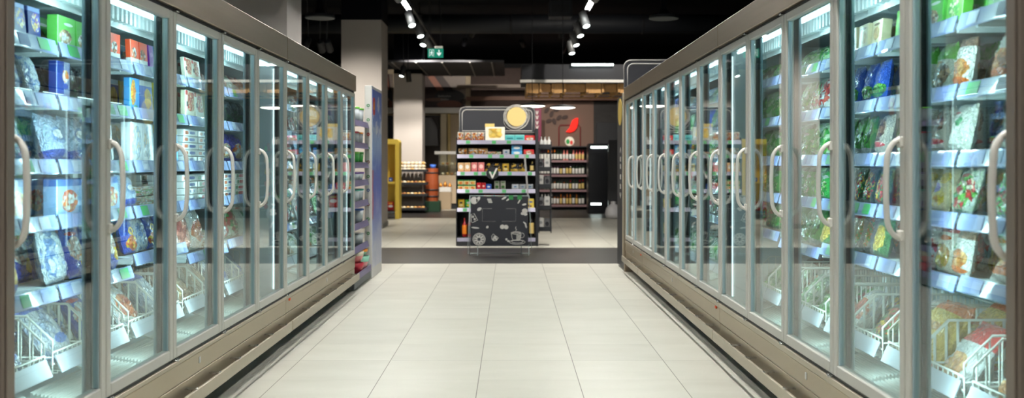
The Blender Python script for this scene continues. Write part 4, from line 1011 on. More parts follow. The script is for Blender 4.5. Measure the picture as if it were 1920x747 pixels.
for (u, w_) in ((bx0-.012,.11),(bx1-.10,.11)):
    ac.tube([(u,YB+.02,bz1+.01),(u,YB+.02,.006),(u+w_,YB+.02,.006),(u+w_,YB+.02,bz0)], .006, 6, sm=True)
    ac.tube([(u,YB+.02,.006),(u,YB+.30,.006),(u+w_,YB+.30,.006),(u+w_,YB+.02,.006)], .006, 6)
ac.tube([(bx0-.012,YB+.02,bz1+.01),(bx1+.012,YB+.02,bz1+.01)], .006, 6)
ac.tube([(bx1+.012,YB+.02,bz1+.01),(bx1+.055,YB+.30,.006),(bx0-.055,YB+.30,.006),(bx0-.012,YB+.02,bz1+.01)], .006, 6)
ac.tube([(bx0-.01,YB+.016,bz0),(bx1+.012,YB+.016,bz0)], .006, 6)
ac.build('clear_stand', mat('clear_acrylic_edge', srgb(170,184,184), .15, coat=.6), cb)
rs = MB().prism([(px(982,YI-.1),pz(291,YI-.1)),(px(985.5,YI-.1),pz(291,YI-.1)),(px(992,YI-.1),pz(372,YI-.1)),(px(989,YI-.1),pz(372,YI-.1))], XZ, YI-.095, YI-.085).build('shelf_strip', M['greyline'])
tag(rs, 'thin grey slanting strip hanging down the front of the island shelves', 'strip')

# ------------------------------------------------------------------ wine wall, dark units and right-hand background
YW = 28.1
wx0, wx1 = .55, px(1103,YW)
ww = thing('wine_shelving', 'black wine shelving filled with bottles behind the island', 'shelving', (0,0,0))
MB().bbox(wx0,wx1,YW+.42,YW+.48,0,1.80,.004).build('back_panel', M['gond'], ww)
for x in (wx0-.04, wx1): MB().bbox(x,x+.04,YW-.02,YW+.48,0,1.82,.004).build('side_panel', M['gond'], ww)
MB().bbox(wx0,wx1,YW,YW+.42,1.77,1.80,.004).build('top_panel', M['gond'], ww)
WZ = [pz(p,YW)+.03 for p in (303.5,330.6,359,387)]
for z in WZ:
    so = MB().bbox(wx0+.002,wx1-.002,YW+.02,YW+.42,z-.03,z,.003).build('shelf', M['gond'], ww)
    MB().box(wx0+.002,wx1-.002,YW+.008,YW+.019,z-.045,z+.012).build('price_rail', mat('pink_rail', srgb(150,120,124), .5), so)
rw = random.Random(5)
mixes = [[('black','white','purple'),('black','white','orange'),('black','white','black'),('green','white','green'),('rose','white','rose'),('rose','pale','red')],
         [('black','white','black'),('purple','white','black'),('black','pale','purple'),('green','white','black')],
         [('black','white','red'),('green','white','black'),('amber','white','black'),('green','white','green'),('black','pale','red')],
         [('black','black','black'),('black','white','white'),('amber','white','black'),('amber','pale','orange'),('green','white','black')]]
for k, z in enumerate(WZ):
    n = int((wx1-wx0-.08)/.088)
    for i in range(n):
        fr = i/n; mm = mixes[k]
        c = mm[min(len(mm)-1, max(0, int(fr*len(mm)+rw.uniform(-.9,.9))))]
        bottle('wine_bottle', *c, .036, rw.choice((.29,.30,.31)), (wx0+.06+i*.088, YW+.08+rw.uniform(0,.012), z+.002),
               f"{c[2]}-capped {c[0]} wine bottle, {ORD[i] if i < 14 else ['fifteenth','sixteenth','seventeenth','eighteenth','nineteenth','twentieth'][i-14]} along the {INM[k] if k < 3 else 'bottom'} wine shelf", 'bottle', 'bottles in the wine shelving')
dc = thing('dark_cooler', 'tall black cooler cabinet with two white light bars beside the wine', 'cabinet', (0,0,0)); YD = 26.3
MB().bbox(px(1103,YD),px(1140,YD),YD,YD+.6,0,pz(269,YD),.01).build('cabinet_body', mat('cooler_black', srgb(16,18,24), .3), dc)
for (a, b_, yy_) in ((1108,1138,276.5),(1108,1127,383)):
    MB().box(px(a,YD),px(b_,YD),YD-.012,YD-.001,pz(yy_,YD)-.022,pz(yy_,YD)+.022).build('light_bar', M['lamp'], dc)
YG = 24.3
dg_ = thing('side_gondola', 'black gondola end with purple-edged shelves at the far right of the aisle', 'shelving', (0,0,0))
MB().bbox(px(1141,YG),px(1158,YG),YG,YG+.05,0,pz(263,YG),.004).build('end_panel', M['gond'], dg_)
MB().bbox(px(1150,YG),px(1157,YG),YG+.05,YG+1.4,0,1.8,.004).build('back_panel', M['gond'], dg_)
for i in range(6):
    z = .2+i*.28
    so = MB().bbox(px(1157,YG)+.002,px(1157,YG)+.35,YG+.06,YG+1.4,z-.02,z,.003).build('shelf', M['gond'], dg_)
    MB().box(px(1157,YG)+.35,px(1157,YG)+.36,YG+.06,YG+1.4,z-.03,z+.02).build('price_rail', M['lilac'], so)
    for j in range(3):
        key = ('redbag','bluepk','redcan','yellowpouch','creamcarton','greenpouch')[(i+j) % 6]; e = extent(key, 0)
        place(key, (px(1157,YG)+.22, YG+.2+j*.3, z-e[2]+.003), (0,0,PI/2), f"{K[key]['phrase']}, {ORD[j]} back on the {ORD[5-i]} shelf of the black gondola", 'goods on the black gondola')
sk = MB(); rs_ = random.Random(2)
for (r, z) in (): pass
sk.lathe([(.05,0),(.17,.02),(.20,.12),(.17,.25),(.09,.33),(.05,.36),(.07,.40),(.02,.41)], 16, 0)
o = sk.build('white_sack', mat('sack_white', srgb(200,200,204), .6, bump=.6, bscale=14), None, (px(1150,23.9),23.9,.001)); tag(o, 'white plastic sack on the floor before the black gondola', 'sack')
# walls behind
YR = 30.4
struct(MB().box(px(1003,YR),px(1113,YR),YR,YR+.2,0,4.3).build('wall_back.001', M['wallbeige']))
struct(MB().box(px(1113,YR)+.001,6.5,YR,YR+.2,0,4.3).build('wall_back.002', M['brick']))
o = MB().bbox(px(1118,YR),px(1160,YR),YR-.06,YR-.002,0,2.55,.004).build('door_1', mat('dark_door', srgb(26,28,34), .5)); struct(o)
lg = thing('red_leaf_logo', 'glowing red curved leaf-shaped sign on the beige wall above the wine', 'sign', (0,0,0))
lp = [(1061,247.5),(1068,240),(1070.5,232),(1073,226),(1078,222.5),(1083.5,221.5),(1083,232),(1081,240),(1076,246),(1069,248.5)]
MB().prism([(px(a,YR),pz(b_,YR)) for a, b_ in lp], XZ, YR-.08, YR-.02).build('sign_face', emis('red_sign', (1,.03,.02,1), 1.6), lg)
for a, b_ in ((1066,244),(1079,228)): MB().cyl((px(a,YR),YR-.02,pz(b_,YR)),(px(a,YR),YR,pz(b_,YR)),.015,8).build('stand_off', M['dark'], lg)
ro_ = mat('red_trim', srgb(120,30,34), .6)
for i, (a, b_, t_, bt) in enumerate(((1048,1088,235,300),(1040,1046,240,300))):
    if i: continue
    P = [(px(a,YR),YR-.02,pz(bt,YR)),(px(a,YR),YR-.02,pz(t_+4,YR)),(px(a+3,YR),YR-.02,pz(t_,YR)),(px(b_-3,YR),YR-.02,pz(t_,YR)),(px(b_,YR),YR-.02,pz(t_+4,YR)),(px(b_,YR),YR-.02,pz(bt,YR))]
    tag(MB().tube(P, .018, 6).build('wall_arch_trim', ro_), 'thin dark red arch outline on the beige wall under the red sign', 'wall trim')
beans = mat('bean_brown', srgb(58,34,28), .6); rb = random.Random(4)
for i, (a, b_, q) in enumerate(((1029,227,.3),(1034,214,1.2),(1043,206,.2),(1048,221,.8),(1059,220,.3),(1039,228,1.9),(1025,207,.9))):
    P = [(px(a,YR)+.10*math.cos(t)*math.cos(q)-.06*math.sin(t)*math.sin(q), pz(b_,YR)+.10*math.cos(t)*math.sin(q)+.06*math.sin(t)*math.cos(q)) for t in [2*PI*k/16 for k in range(16)]]
    o = MB().prism(P, XZ, YR-.03, YR-.005).build('coffee_bean_picture', beans)
    tag(o, f"dark brown coffee bean decal, {ORD[i]} from the island on the beige wall", 'wall decal', 'coffee bean decals')
mg = thing('banner_sign', 'magenta banner with white marks beside the island header sign', 'banner', (0,0,0)); YM = 29.6
MB().bbox(px(1003,YM),px(1015,YM),YM,YM+.05,1.6,pz(203,YM),.004).build('banner_panel', mat('magenta', srgb(120,14,62), .5), mg)
for i, z in enumerate((208,217,227,236)):
    MB().prism([(px(1004.5,YM),pz(z,YM)),(px(1006,YM),pz(z,YM)),(px(1007,YM),pz(z+3,YM)),(px(1008.5,YM),pz(z,YM)),(px(1010,YM),pz(z,YM)),(px(1008,YM),pz(z+7,YM)),(px(1006,YM),pz(z+7,YM))], XZ, YM-.01, YM).build('white_mark', M['chalkw'], mg)
fr_ = mat('disc_white', srgb(220,214,200), .5)
do = thing('round_wine_sign', 'small round white, green and red sign standing on the wine shelving', 'sign', (px(1068,YW+.1),YW+.1,1.802))
MB().prism(ngon(0,.135,.13), XZ, 0, .02).build('disc', fr_, do)
MB().prism(ngon(-.05,.13,.05,.07), XZ, -.004, -.0005).build('green_blot', pg_, do); MB().prism(ngon(.05,.10,.04,.06), XZ, -.004, -.0005).build('red_blot', pr, do)

# soffit with timber lattice
YS = 20.6
M['wood'] = mat('timber', srgb(206,158,98), .55, noise=.25, nscale=4, stretch=(6,1,6))
sf = struct(MB().box(px(978,YS),3.6,YS,22.6,pz(150,YS),pz(121,YS)).build('trim_1', mat('soffit_dark', srgb(30,32,40), .6)))
struct(MB().box(px(975,YS),3.6,YS-.06,YS-.001,pz(155,YS),pz(150,YS)+.0).build('trim_2', M['white']))
la = thing('timber_ceiling_lattice', 'hanging timber baffle lattice under the dark ceiling canopy', 'ceiling feature', (0,0,0))
xs = [px(p,YS) for p in (987,1012,1035,1058,1100,1130,1160)]+[2.75,3.2]
for i, x in enumerate(xs): MB().bbox(x,x+.045,YS+.15,22.5,pz(172,YS),pz(155,YS)-.002,.004).build('baffle', M['wood'], la)
for i in range(len(xs)-1): MB().bbox(xs[i]+.05,xs[i+1]-.02,YS+.16+.1*(i%2),YS+.20+.1*(i%2),pz(174-3*(i%2),YS),pz(155,YS)-.002,.004).build('front_board', M['wood'], la)
for y in (YS+.6, YS+1.6): MB().bbox(xs[0]-.02,3.5,y,y+.05,pz(175,YS),pz(173,YS),.004).build('cross_batten', M['wood'], la)
ln = thing('canopy_light', 'straight white linear light on the dark canopy front', 'light', (0,0,0))
MB().bbox(px(1071,YS-.1),px(1151,YS-.1),YS-.10,YS-.001,pz(123,YS)-.0,pz(119.5,YS),.004).build('housing', M['dark'], ln)
MB().box(px(1072,YS-.1),px(1150,YS-.1),YS-.115,YS-.101,pz(123.5,YS)-.005,pz(121,YS)).build('diffuser', M['lamp'], ln)
# pendants
for i, (a, b_, r) in enumerate(((998,199,25),(1055,202,24.5))):
    Yp = 17.2; x, z = px(a,Yp), pz(b_,Yp); R_ = r*Yp/F
    t = thing('pendant_lamp', ['flat white disc pendant lamp over the island lemon sign','flat white disc pendant lamp before the beige wall'][i], 'lamp', (x,Yp,z), 0, 'disc pendant lamps')
    MB().lathe([(R_*.98,.0),(R_,.012),(R_*.9,.03),(R_*.3,.05),(.02,.06)], 32).build('shade', M['dark'], t)
    MB().lathe([(.001,-.026),(R_*.5,-.022),(R_*.8,-.012),(R_*.96,-.003),(R_*.96,-.0005),(.001,-.0005)], 32).build('diffuser', M['pend'], t)
    MB().cyl((0,0,.06),(0,0,4.9-z),.005,6).build('cord', M['dark'], t)

# ------------------------------------------------------------------ left-hand background
YL = 30.8
fac = mat('facade_cream', srgb(176,160,136), .7, noise=.05)
struct(MB().box(px(640,YL),px(882,YL),YL,YL+.2,0,4.2).build('wall_back.003', fac))
struct(MB().box(px(882,YL)+.001,px(1003,YL),YL+.6,YL+.8,0,4.3).build('wall_back.004', mat('brown_wall', srgb(60,42,36), .7, noise=.3)))
struct(MB().bbox(px(724,YL),px(880,YL),YL-.35,YL-.001,pz(213,YL),pz(203,YL),.01).build('trim_3', M['white']))
def poster2():
    m, nt, p = newmat('kitchen_poster'); g_ = NG(nt)
    tc = g_.n('ShaderNodeTexCoord'); s_ = g_.n('ShaderNodeSeparateXYZ'); g_.L(tc.outputs['Generated'], s_.inputs[0])
    n1 = g_.n('ShaderNodeTexNoise'); n1.inputs['Scale'].default_value = 3; n1.inputs['Detail'].default_value = 3; g_.L(tc.outputs['Generated'], n1.inputs['Vector'])
    x, z = s_.outputs[0], s_.outputs[2]
    col = g_.ramp(n1.outputs[0], [srgb(30,22,22), srgb(56,34,30), srgb(34,26,26)], 'LINEAR')
    lt_ = g_.math('GREATER_THAN', g_.math('ADD', x, g_.math('MULTIPLY', z, .6)), 1.02); col = g_.mix(lt_, col, srgb(126,112,104))
    d = g_.math('ABSOLUTE', g_.math('SUBTRACT', x, g_.math('ADD', .14, g_.math('MULTIPLY', g_.math('SUBTRACT', 1., z), .55))))
    arm = g_.math('MULTIPLY', g_.math('LESS_THAN', d, .085), g_.math('GREATER_THAN', z, .52)); col = g_.mix(arm, col, srgb(150,92,72))
    def el(cx, cz, a, b): return g_.math('LESS_THAN', g_.math('ADD', g_.math('POWER', g_.math('ABSOLUTE', g_.math('DIVIDE', g_.math('SUBTRACT', x, cx), a)), 2.), g_.math('POWER', g_.math('ABSOLUTE', g_.math('DIVIDE', g_.math('SUBTRACT', z, cz), b)), 2.)), 1.)
    col = g_.mix(el(.62,.32,.36,.22), col, srgb(26,24,28)); col = g_.mix(el(.62,.1,.3,.12), col, srgb(110,60,40)); col = g_.mix(el(.3,.24,.26,.05), col, srgb(120,90,76))
    g_.L(col, p.inputs['Base Color']); return m
po = thing('kitchen_poster', 'large dark poster of a cooking hand over a pan above the bakery', 'poster', (0,0,0))
MB().bbox(px(794,YL),px(873,YL),YL-.05,YL-.002,pz(203,YL)+.01,pz(139,YL),.004).build('poster_face', poster2(), po)
cap = MB()
for (a, b_, y_, n_) in ((822,846,181,9),(827,842,187,6)):
    for i in range(n_):
        q0 = a+(b_-a)*i/n_; cap.box(px(q0,YL),px(q0+(b_-a)/n_*.7,YL),YL-.054,YL-.0505,pz(y_+1.3,YL),pz(y_-1.3-.6*(i%3 == 0),YL))
cap.build('small_lettering', M['greyline'], po)
po2 = MB().bbox(px(724,YL),px(737,YL),YL-.05,YL-.002,pz(203,YL)+.01,pz(139,YL),.004).build('kitchen_poster', poster2()); tag(po2, 'dark brown poster edge seen between the white columns', 'poster')
d1 = mat('dark_glass_door', srgb(50,42,40), .2)
o = MB().bbox(px(794,YL),px(826,YL),YL-.06,YL-.002,0,pz(217,YL),.004).build('door_2', d1); struct(o)
fr = MB().box(px(824.5,YL),px(826,YL),YL-.10,YL-.061,0,pz(217,YL)).box(px(794,YL),px(826,YL),YL-.10,YL-.061,pz(219,YL),pz(217,YL)).build('door_frame', M['dark'], o)
o = MB().bbox(px(724,YL),px(737,YL),YL-.06,YL-.002,0,pz(217,YL),.004).build('door_3', mat('navy_glass', srgb(22,26,40), .2)); struct(o)
o = MB().bbox(px(826,YL)+.01,px(838,YL),YL-.2,YL-.002,0,pz(214,YL),.01).build('column_back', mat('cream_post', srgb(206,192,164), .6)); struct(o)
o = MB().bbox(px(840,YL),px(845,YL),YL-.2,YL-.002,0,pz(214,YL),.01).build('column_back.001', mat('yellow_post', srgb(200,176,120), .6)); struct(o)
jk = MB()
jr = random.Random(8)
b0 = 0; ns, nr = 18, 12; Y2 = YL-.28
for i in range(nr+1):
    t = i/nr; z = pz(221,Y2)-t*.85; w_ = .10+.10*math.sin(min(1,t*2.2)*PI/2)+.04*t
    for j in range(ns):
        a = 2*PI*j/ns; f_ = 1+.16*math.sin(5*a+t*4)
        jk.v.append((px(803,Y2)+w_*math.cos(a)*f_+.06*t, Y2+.10*math.sin(a)*f_, z))
for i in range(nr):
    for j in range(ns):
        j2 = (j+1) % ns; jk.face((i*ns+j,i*ns+j2,(i+1)*ns+j2,(i+1)*ns+j), 0, True)
jk.face(list(range(ns))); jk.face([nr*ns+j for j in range(ns)])
o = jk.build('hanging_coat', mat('grey_cloth', srgb(120,120,124), .8)); tag(o, 'grey coat hanging in front of the dark glass door', 'coat')
# yellow frame unit
YY = 23.7
yel = mat('yellow_paint', srgb(226,196,80), .5)
yf = thing('yellow_display_unit', 'yellow framed display unit with snacks beside the white column', 'display unit', (0,0,0)); ya0, ya1 = -3.55, px(748.5,YY)
top = pz(261,YY)
for x in (ya0, ya1-.1): MB().bbox(x,x+.1,YY,YY+.5,0,top-.12,.006).build('upright', yel, yf)
MB().prism(rrect(ya0,ya1,top-.12,top,.09,6,(1,1,0,0)), XZ, YY, YY+.5).build('top_panel', yel, yf)
MB().bbox(ya0+.1,ya1-.1,YY+.44,YY+.5,.1,top-.12,.004).build('back_panel', yel, yf)
for z in (.18, pz(341,YY)): MB().bbox(ya0+.101,ya1-.101,YY+.02,YY+.438,z-.05,z,.004).build('shelf', yel if z > .5 else M['glev'], yf)
for j in range(3):
    e = extent('redbag', .1)
    place('redbag', (ya1-.22-j*.20, YY+.16, .184-e[2]), (-.1,0,0), f"red and white snack bag, {ORD[j]} from the upright of the yellow unit", 'snack bags in the yellow unit')
for j in range(3):
    e = extent('bluepk', 0)
    place('bluepk', (ya1-.22-j*.15, YY+.15, pz(341,YY)+.002), (0,0,0), f"blue pack, {ORD[j]} from the upright on the yellow unit's shelf", 'blue packs in the yellow unit')
# bakery rack
YK = 27.0; ka, kb = -3.0, px(803,YK)
bk = thing('bakery_rack', 'black tiered bakery rack piled with bread rolls in front of the column', 'rack', (0,0,0))
KZ = [pz(321,YK), pz(345,YK), pz(366,YK), .10]
for x in (ka+.03, kb-.12): MB().bbox(x-.02,x+.02,YK+.1,YK+.14,0,KZ[0]+.02,.003).build('upright', mat('grey_upright', srgb(110,112,116), .4, .5), bk)
for k, z in enumerate(KZ):
    w_ = kb
    t = MB().bbox(ka,w_,YK-.35-.06*k,YK+.08,z-.02,z,.003).bbox(ka,w_,YK-.36-.06*k,YK-.345-.06*k,z-.02,z+.05,.003).bbox(ka,ka+.012,YK-.35-.06*k,YK+.08,z,z+.05,.003).bbox(w_-.012,w_,YK-.35-.06*k,YK+.08,z,z+.05,.003)
    t.build('basket_tray', M['gond'], bk)
bread = [mat('bread_'+n, srgb(*c), .7, noise=.15, nscale=20) for n, c in dict(pale=(236,222,192), golden=(214,170,100), brown=(170,110,60), white=(240,234,220)).items()]
def roll_mesh(a, b_, c, m_):
    prof = [(max(.001, math.sin(PI*i/8))*b_, -math.cos(PI*i/8)*c+c) for i in range(9)]
    mb = MB().lathe(prof, 10, 0); mb.v = [(x*a/b_, y, z) for x, y, z in mb.v]; o = mb.build('bread_roll', m_); d = o.data; bpy.data.objects.remove(o); return d
RM = [roll_mesh(.047,.040,.040,m_) for m_ in bread]
kr = random.Random(6)
for k, z in enumerate(KZ):
    rows_ = 3 if k == 0 else 2
    for lay in range(3 if k == 0 else 1):
        for r_ in range(rows_):
            for i in range(7):
                o = bpy.data.objects.new('bread_roll', RM[kr.choice((0,0,3,1) if k == 0 else (1,2,0,1))]); C.objects.link(o)
                o.location = (ka+.075+i*.1, YK-.26-.06*k+r_*.1, z+.003+lay*.083)
                o.rotation_euler = (0,0,kr.uniform(-.2,.2))
                tag(o, f"bread roll, {ORD[i]} along, {['front','middle','rear'][r_]} row{[', lower layer',', middle layer',', upper layer'][lay] if k == 0 else ''}, {INM[k] if k < 3 else 'bottom'} bakery tray", 'bread roll', 'bread rolls on the bakery rack')
# barrel on green box
YT = 27.55
o = MB().bbox(px(795.5,YT),px(826,YT),YT-.25,YT+.25,0,pz(377,YT),.01).build('green_plinth', mat('dark_green', srgb(20,58,36), .6)); tag(o, 'dark green box under the wooden barrel', 'plinth')
ba = thing('wooden_barrel', 'orange-brown wooden barrel with dark hoops on the green box', 'barrel', ((px(797,YT)+px(823,YT))/2, YT, pz(377,YT)+.001)); R_ = .19; hh = pz(316,YT)-pz(377,YT)
stave = MB()
for i in range(20):
    a0, a1 = 2*PI*i/20+.01, 2*PI*(i+1)/20-.01
    for (z0, z1, r0, r1) in ((0,hh*.5,R_*.9,R_),(hh*.5,hh,R_,R_*.9)):
        stave.add([(r0*math.cos(a0),r0*math.sin(a0),z0),(r0*math.cos(a1),r0*math.sin(a1),z0),(r1*math.cos(a1),r1*math.sin(a1),z1),(r1*math.cos(a0),r1*math.sin(a0),z1)],[(0,1,2,3)])
stave.lathe([(R_*.86,0),(R_*.95,hh*.5),(R_*.86,hh*.98)], 20)
stave.build('staves', mat('barrel_wood', srgb(160,78,40), .55, noise=.25, nscale=5, stretch=(5,5,1)), ba)
for t in (.14,.34,.86): 
    rr2 = R_*(.9+.1*(1-abs(t-.5)*2))+.004; MB().lathe([(rr2,hh*t-.02),(rr2+.004,hh*t-.02),(rr2+.004,hh*t+.02),(rr2,hh*t+.02)], 24).build('hoop', M['gond'], ba)
bl = MB().lathe([(.07,0),(.085,.10),(.08,.10),(.06,.02)], 14).build('blue_tub', pl['blue'], None, (px(812,YT),YT-.03,pz(316,YT)+.004)); tag(bl, 'small blue tub on top of the wooden barrel', 'tub')
# showcase counter
YC = 29.0; ca, cbx = px(822,YC), px(866,YC)
sc_ = thing('bakery_counter', 'beige bakery counter with a glass showcase and white top behind the island', 'counter', (0,0,0))
MB().bbox(ca,cbx,YC,YC+.7,.16,pz(329,YC),.006).build('counter_body', mat('counter_beige', srgb(186,166,140), .5), sc_)
MB().box(ca+.03,cbx-.03,YC+.05,YC+.65,0,.16).build('plinth', M['dark'], sc_)
MB().bbox(px(815,YC),cbx+.05,YC-.05,YC+.75,pz(289.5,YC),pz(284,YC),.006).build('counter_top', M['white'], sc_)
for (a, b_, c, d) in ((ca+.03,cbx-.03,YC+.02,YC+.026),(ca+.03,ca+.036,YC+.03,YC+.66),(cbx-.036,cbx-.03,YC+.03,YC+.66)): MB().box(a,b_,c,d,pz(329,YC),pz(289.5,YC)).build('glass_side', M['acrylic'], sc_)
MB().box(ca+.05,cbx-.05,YC+.05,YC+.6,pz(310,YC)-.01,pz(310,YC)).build('glass_shelf', M['acrylic'], sc_)
for x in (ca+.01, cbx-.02): MB().box(x,x+.015,YC+.01,YC+.025,pz(329,YC),pz(289.5,YC)).build('corner_post', M['chrome'], sc_)
for k, z in enumerate((pz(329,YC), pz(310,YC))):
    for i in range(4):
        o = bpy.data.objects.new('pastry', RM[(i+k) % 3]); C.objects.link(o); o.location = (ca+.12+i*.13, YC+.15, z+.003)
        tag(o, f"golden pastry, {ORD[i]} along the {['lower','upper'][k]} level of the glass showcase", 'pastry', 'pastries in the showcase')
bxw = MB().bbox(px(824,YC-.12),px(846,YC-.12),YC-.22,YC-.02,pz(360,YC),pz(351,YC),.01)
bxw.bbox(px(824,YC-.12),px(846,YC-.12),YC-.22,YC-.02,.0,pz(360,YC)-.001,.01)
bxw.m[-26:] = [1]*26
o = bxw.build('white_crate', [M['white'], mat('beige_stand', srgb(170,150,124), .6)]); tag(o, 'pale crate standing before the bakery counter', 'crate')
for i, (a, h_) in enumerate(((826.5,.10),(835,.14),(843.5,.09))):
    o = MB().lathe([(.05,0),(.06,h_*.5),(.02,h_),(.01,h_+.03)], 10).build('gold_ornament', mat('gold_foil', srgb(220,150,70), .3, .7), None, (px(a,YC-.1),YC-.12,pz(351,YC)+.002))
    tag(o, f"gold foil gift, {ORD[i]} on the pale crate", 'gift', 'gold gifts on the crate')
# white beams at the back, mid
struct(MB().box(px(858,YL),px(990,YL),YL-.3,YL-.1,pz(166,YL),pz(160,YL)).build('trim_4', mat('beam_pale', srgb(150,134,124), .6)))
struct(MB().box(px(876,YL),px(1165,YL),YL-.75,YL-.45,pz(191,YL),pz(184,YL)).build('trim_5', mat('beam_brown', srgb(92,58,40), .6)))

# ------------------------------------------------------------------ ceiling services
YP0, YP1 = 25.2, 29.2; zc = 3.86
dp = struct(MB().box(px(723,YP0),px(945,YP0),YP0,YP1,zc,zc+.05).build('ceiling.001', mat('slatted_ceiling', srgb(46,46,52), .7)))
for i, x in enumerate((-3.0,-2.4,-1.75,-1.05,-.5)):
    struct(MB().box(x,x+.035,YP0,YP1,zc-.02,zc-.001).build('trim_6', M['greyline']))
for (y, z, m_, nm, lab) in ((16.4,4.75,'redpipe','sprinkler_pipe','thin red sprinkler pipe nearest under the black ceiling'),(19.0,4.70,'redpipe','sprinkler_pipe','thin red sprinkler pipe farther back under the black ceiling')):
    t = thing(nm, lab, 'pipe', (0,0,0), 0, 'red sprinkler pipes')
    MB().cyl((-9,y,z),(9,y,z),.02,8).build('pipe', M[m_], t)
    for x in (-6,-3,0,3,6): MB().cyl((x,y,z),(x,y,4.9),.006,6).build('hanger', M['dark'], t)
for (x, y, w_, l_, lab) in ((px(1050,18.6),18.6,.42,.5,'grey metal ceiling box unit above the right end of the island'),):
    t = thing('ceiling_unit', lab, 'ceiling unit', (x,y,0))
    MB().bbox(-w_/2,w_/2,-.2,.2,4.0,4.3,.01).build('unit_body', M['ceilpipe'], t); MB().box(-.15,.15,-.21,-.201,4.08,4.22).build('grille', M['dark'], t)
    for sx in (-.15,.15): MB().cyl((sx,0,4.3),(sx,0,4.9),.008,6).build('rod', M['dark'], t)
t = thing('ventilation_duct', 'dark ventilation duct running across under the black ceiling', 'duct', (0,22.95,4.5))
MB().cyl((-10,0,0),(10,0,0),.22,20).build('duct_body', M['ceilpipe'], t)
for x in range(-9,10,3): MB().lathe([(.225,-.02),(.235,-.02),(.235,.02),(.225,.02)], 20, 0).build('joint_ring', M['dark'], t).matrix_local = Matrix.Translation((x,0,0)) @ Matrix.Rotation(PI/2,4,'Y')
for i, (a, b_) in enumerate(((600,34),(1245,35))):
    Yv = 15.5; x, z = px(a,Yv), pz(b_,Yv)
    t = thing('ceiling_diffuser', ['round dark air diffuser hanging above the left freezers','round dark air diffuser hanging above the right freezers'][i], 'air diffuser', (x,Yv,z), 0, 'round air diffusers')
    MB().lathe([(.02,0),(.20,.0),(.225,.02),(.225,.05),(.10,.07),(.05,.16),(.05,.30)], 24).build('diffuser_cone', M['ceilpipe'], t)
    MB().lathe([(.19,-.006),(.225,-.006),(.235,.008),(.19,.0)], 24).build('rim', M['glev'], t); MB().cyl((0,0,.30),(0,0,4.9-z),.03,10).build('duct_pipe', M['ceilpipe'], t)
# exit sign
YE_ = 17.0
ex = thing('exit_sign', 'green emergency exit sign with running figure and down arrow under the ceiling', 'sign', (0,0,0))
e0, e1, f0, f1 = px(802,YE_), px(831,YE_), pz(108,YE_), pz(91,YE_)
grn = emis('exit_green', (.02,.32,.20,1), .75); wht = emis('exit_white', (.85,1,.95,1), 1.0)
MB().bbox(e0,e1,YE_,YE_+.04,f0,f1,.003).build('sign_body', grn, ex)
MB().bbox(px(815,YE_),px(830,YE_),YE_-.02,YE_+.05,f1+.001,pz(88,YE_)+.012,.004).build('housing', M['white'], ex)
for x in (e0+.04,e1-.04): MB().cyl((x,YE_+.02,f1),(x,YE_+.02,4.9),.004,6).build('suspension_wire', M['dark'], ex)
def sp_(u, v): return (e0+u*(e1-e0), f0+v*(f1-f0))
rm = MB(); q = lambda P: rm.prism([sp_(*p) for p in P], XZ, YE_-.004, YE_-.0005)
q([(.10,.12),(.12,.12),(.12,.88),(.10,.88)]); q([(.10,.84),(.40,.84),(.40,.88),(.10,.88)]); q([(.38,.12),(.40,.12),(.40,.88),(.38,.88)])
rm.prism([sp_(.27+.03*math.cos(2*PI*i/12), .73+.055*math.sin(2*PI*i/12)) for i in range(12)], XZ, YE_-.004, YE_-.0005)
q([(.20,.64),(.30,.66),(.29,.40),(.22,.40)]); q([(.20,.62),(.14,.50),(.16,.48),(.22,.56)]); q([(.29,.62),(.36,.52),(.35,.49),(.28,.56)]); q([(.22,.42),(.26,.42),(.20,.26),(.15,.18),(.13,.20),(.17,.27)]); q([(.25,.42),(.29,.42),(.33,.29),(.32,.15),(.29,.15),(.30,.28)])
rm.build('running_figure', wht, ex)
rm = MB(); q([(.70,.84),(.76,.84),(.76,.48),(.86,.58),(.86,.42),(.73,.16),(.60,.42),(.60,.58),(.70,.48)]); rm.build('down_arrow', wht, ex)
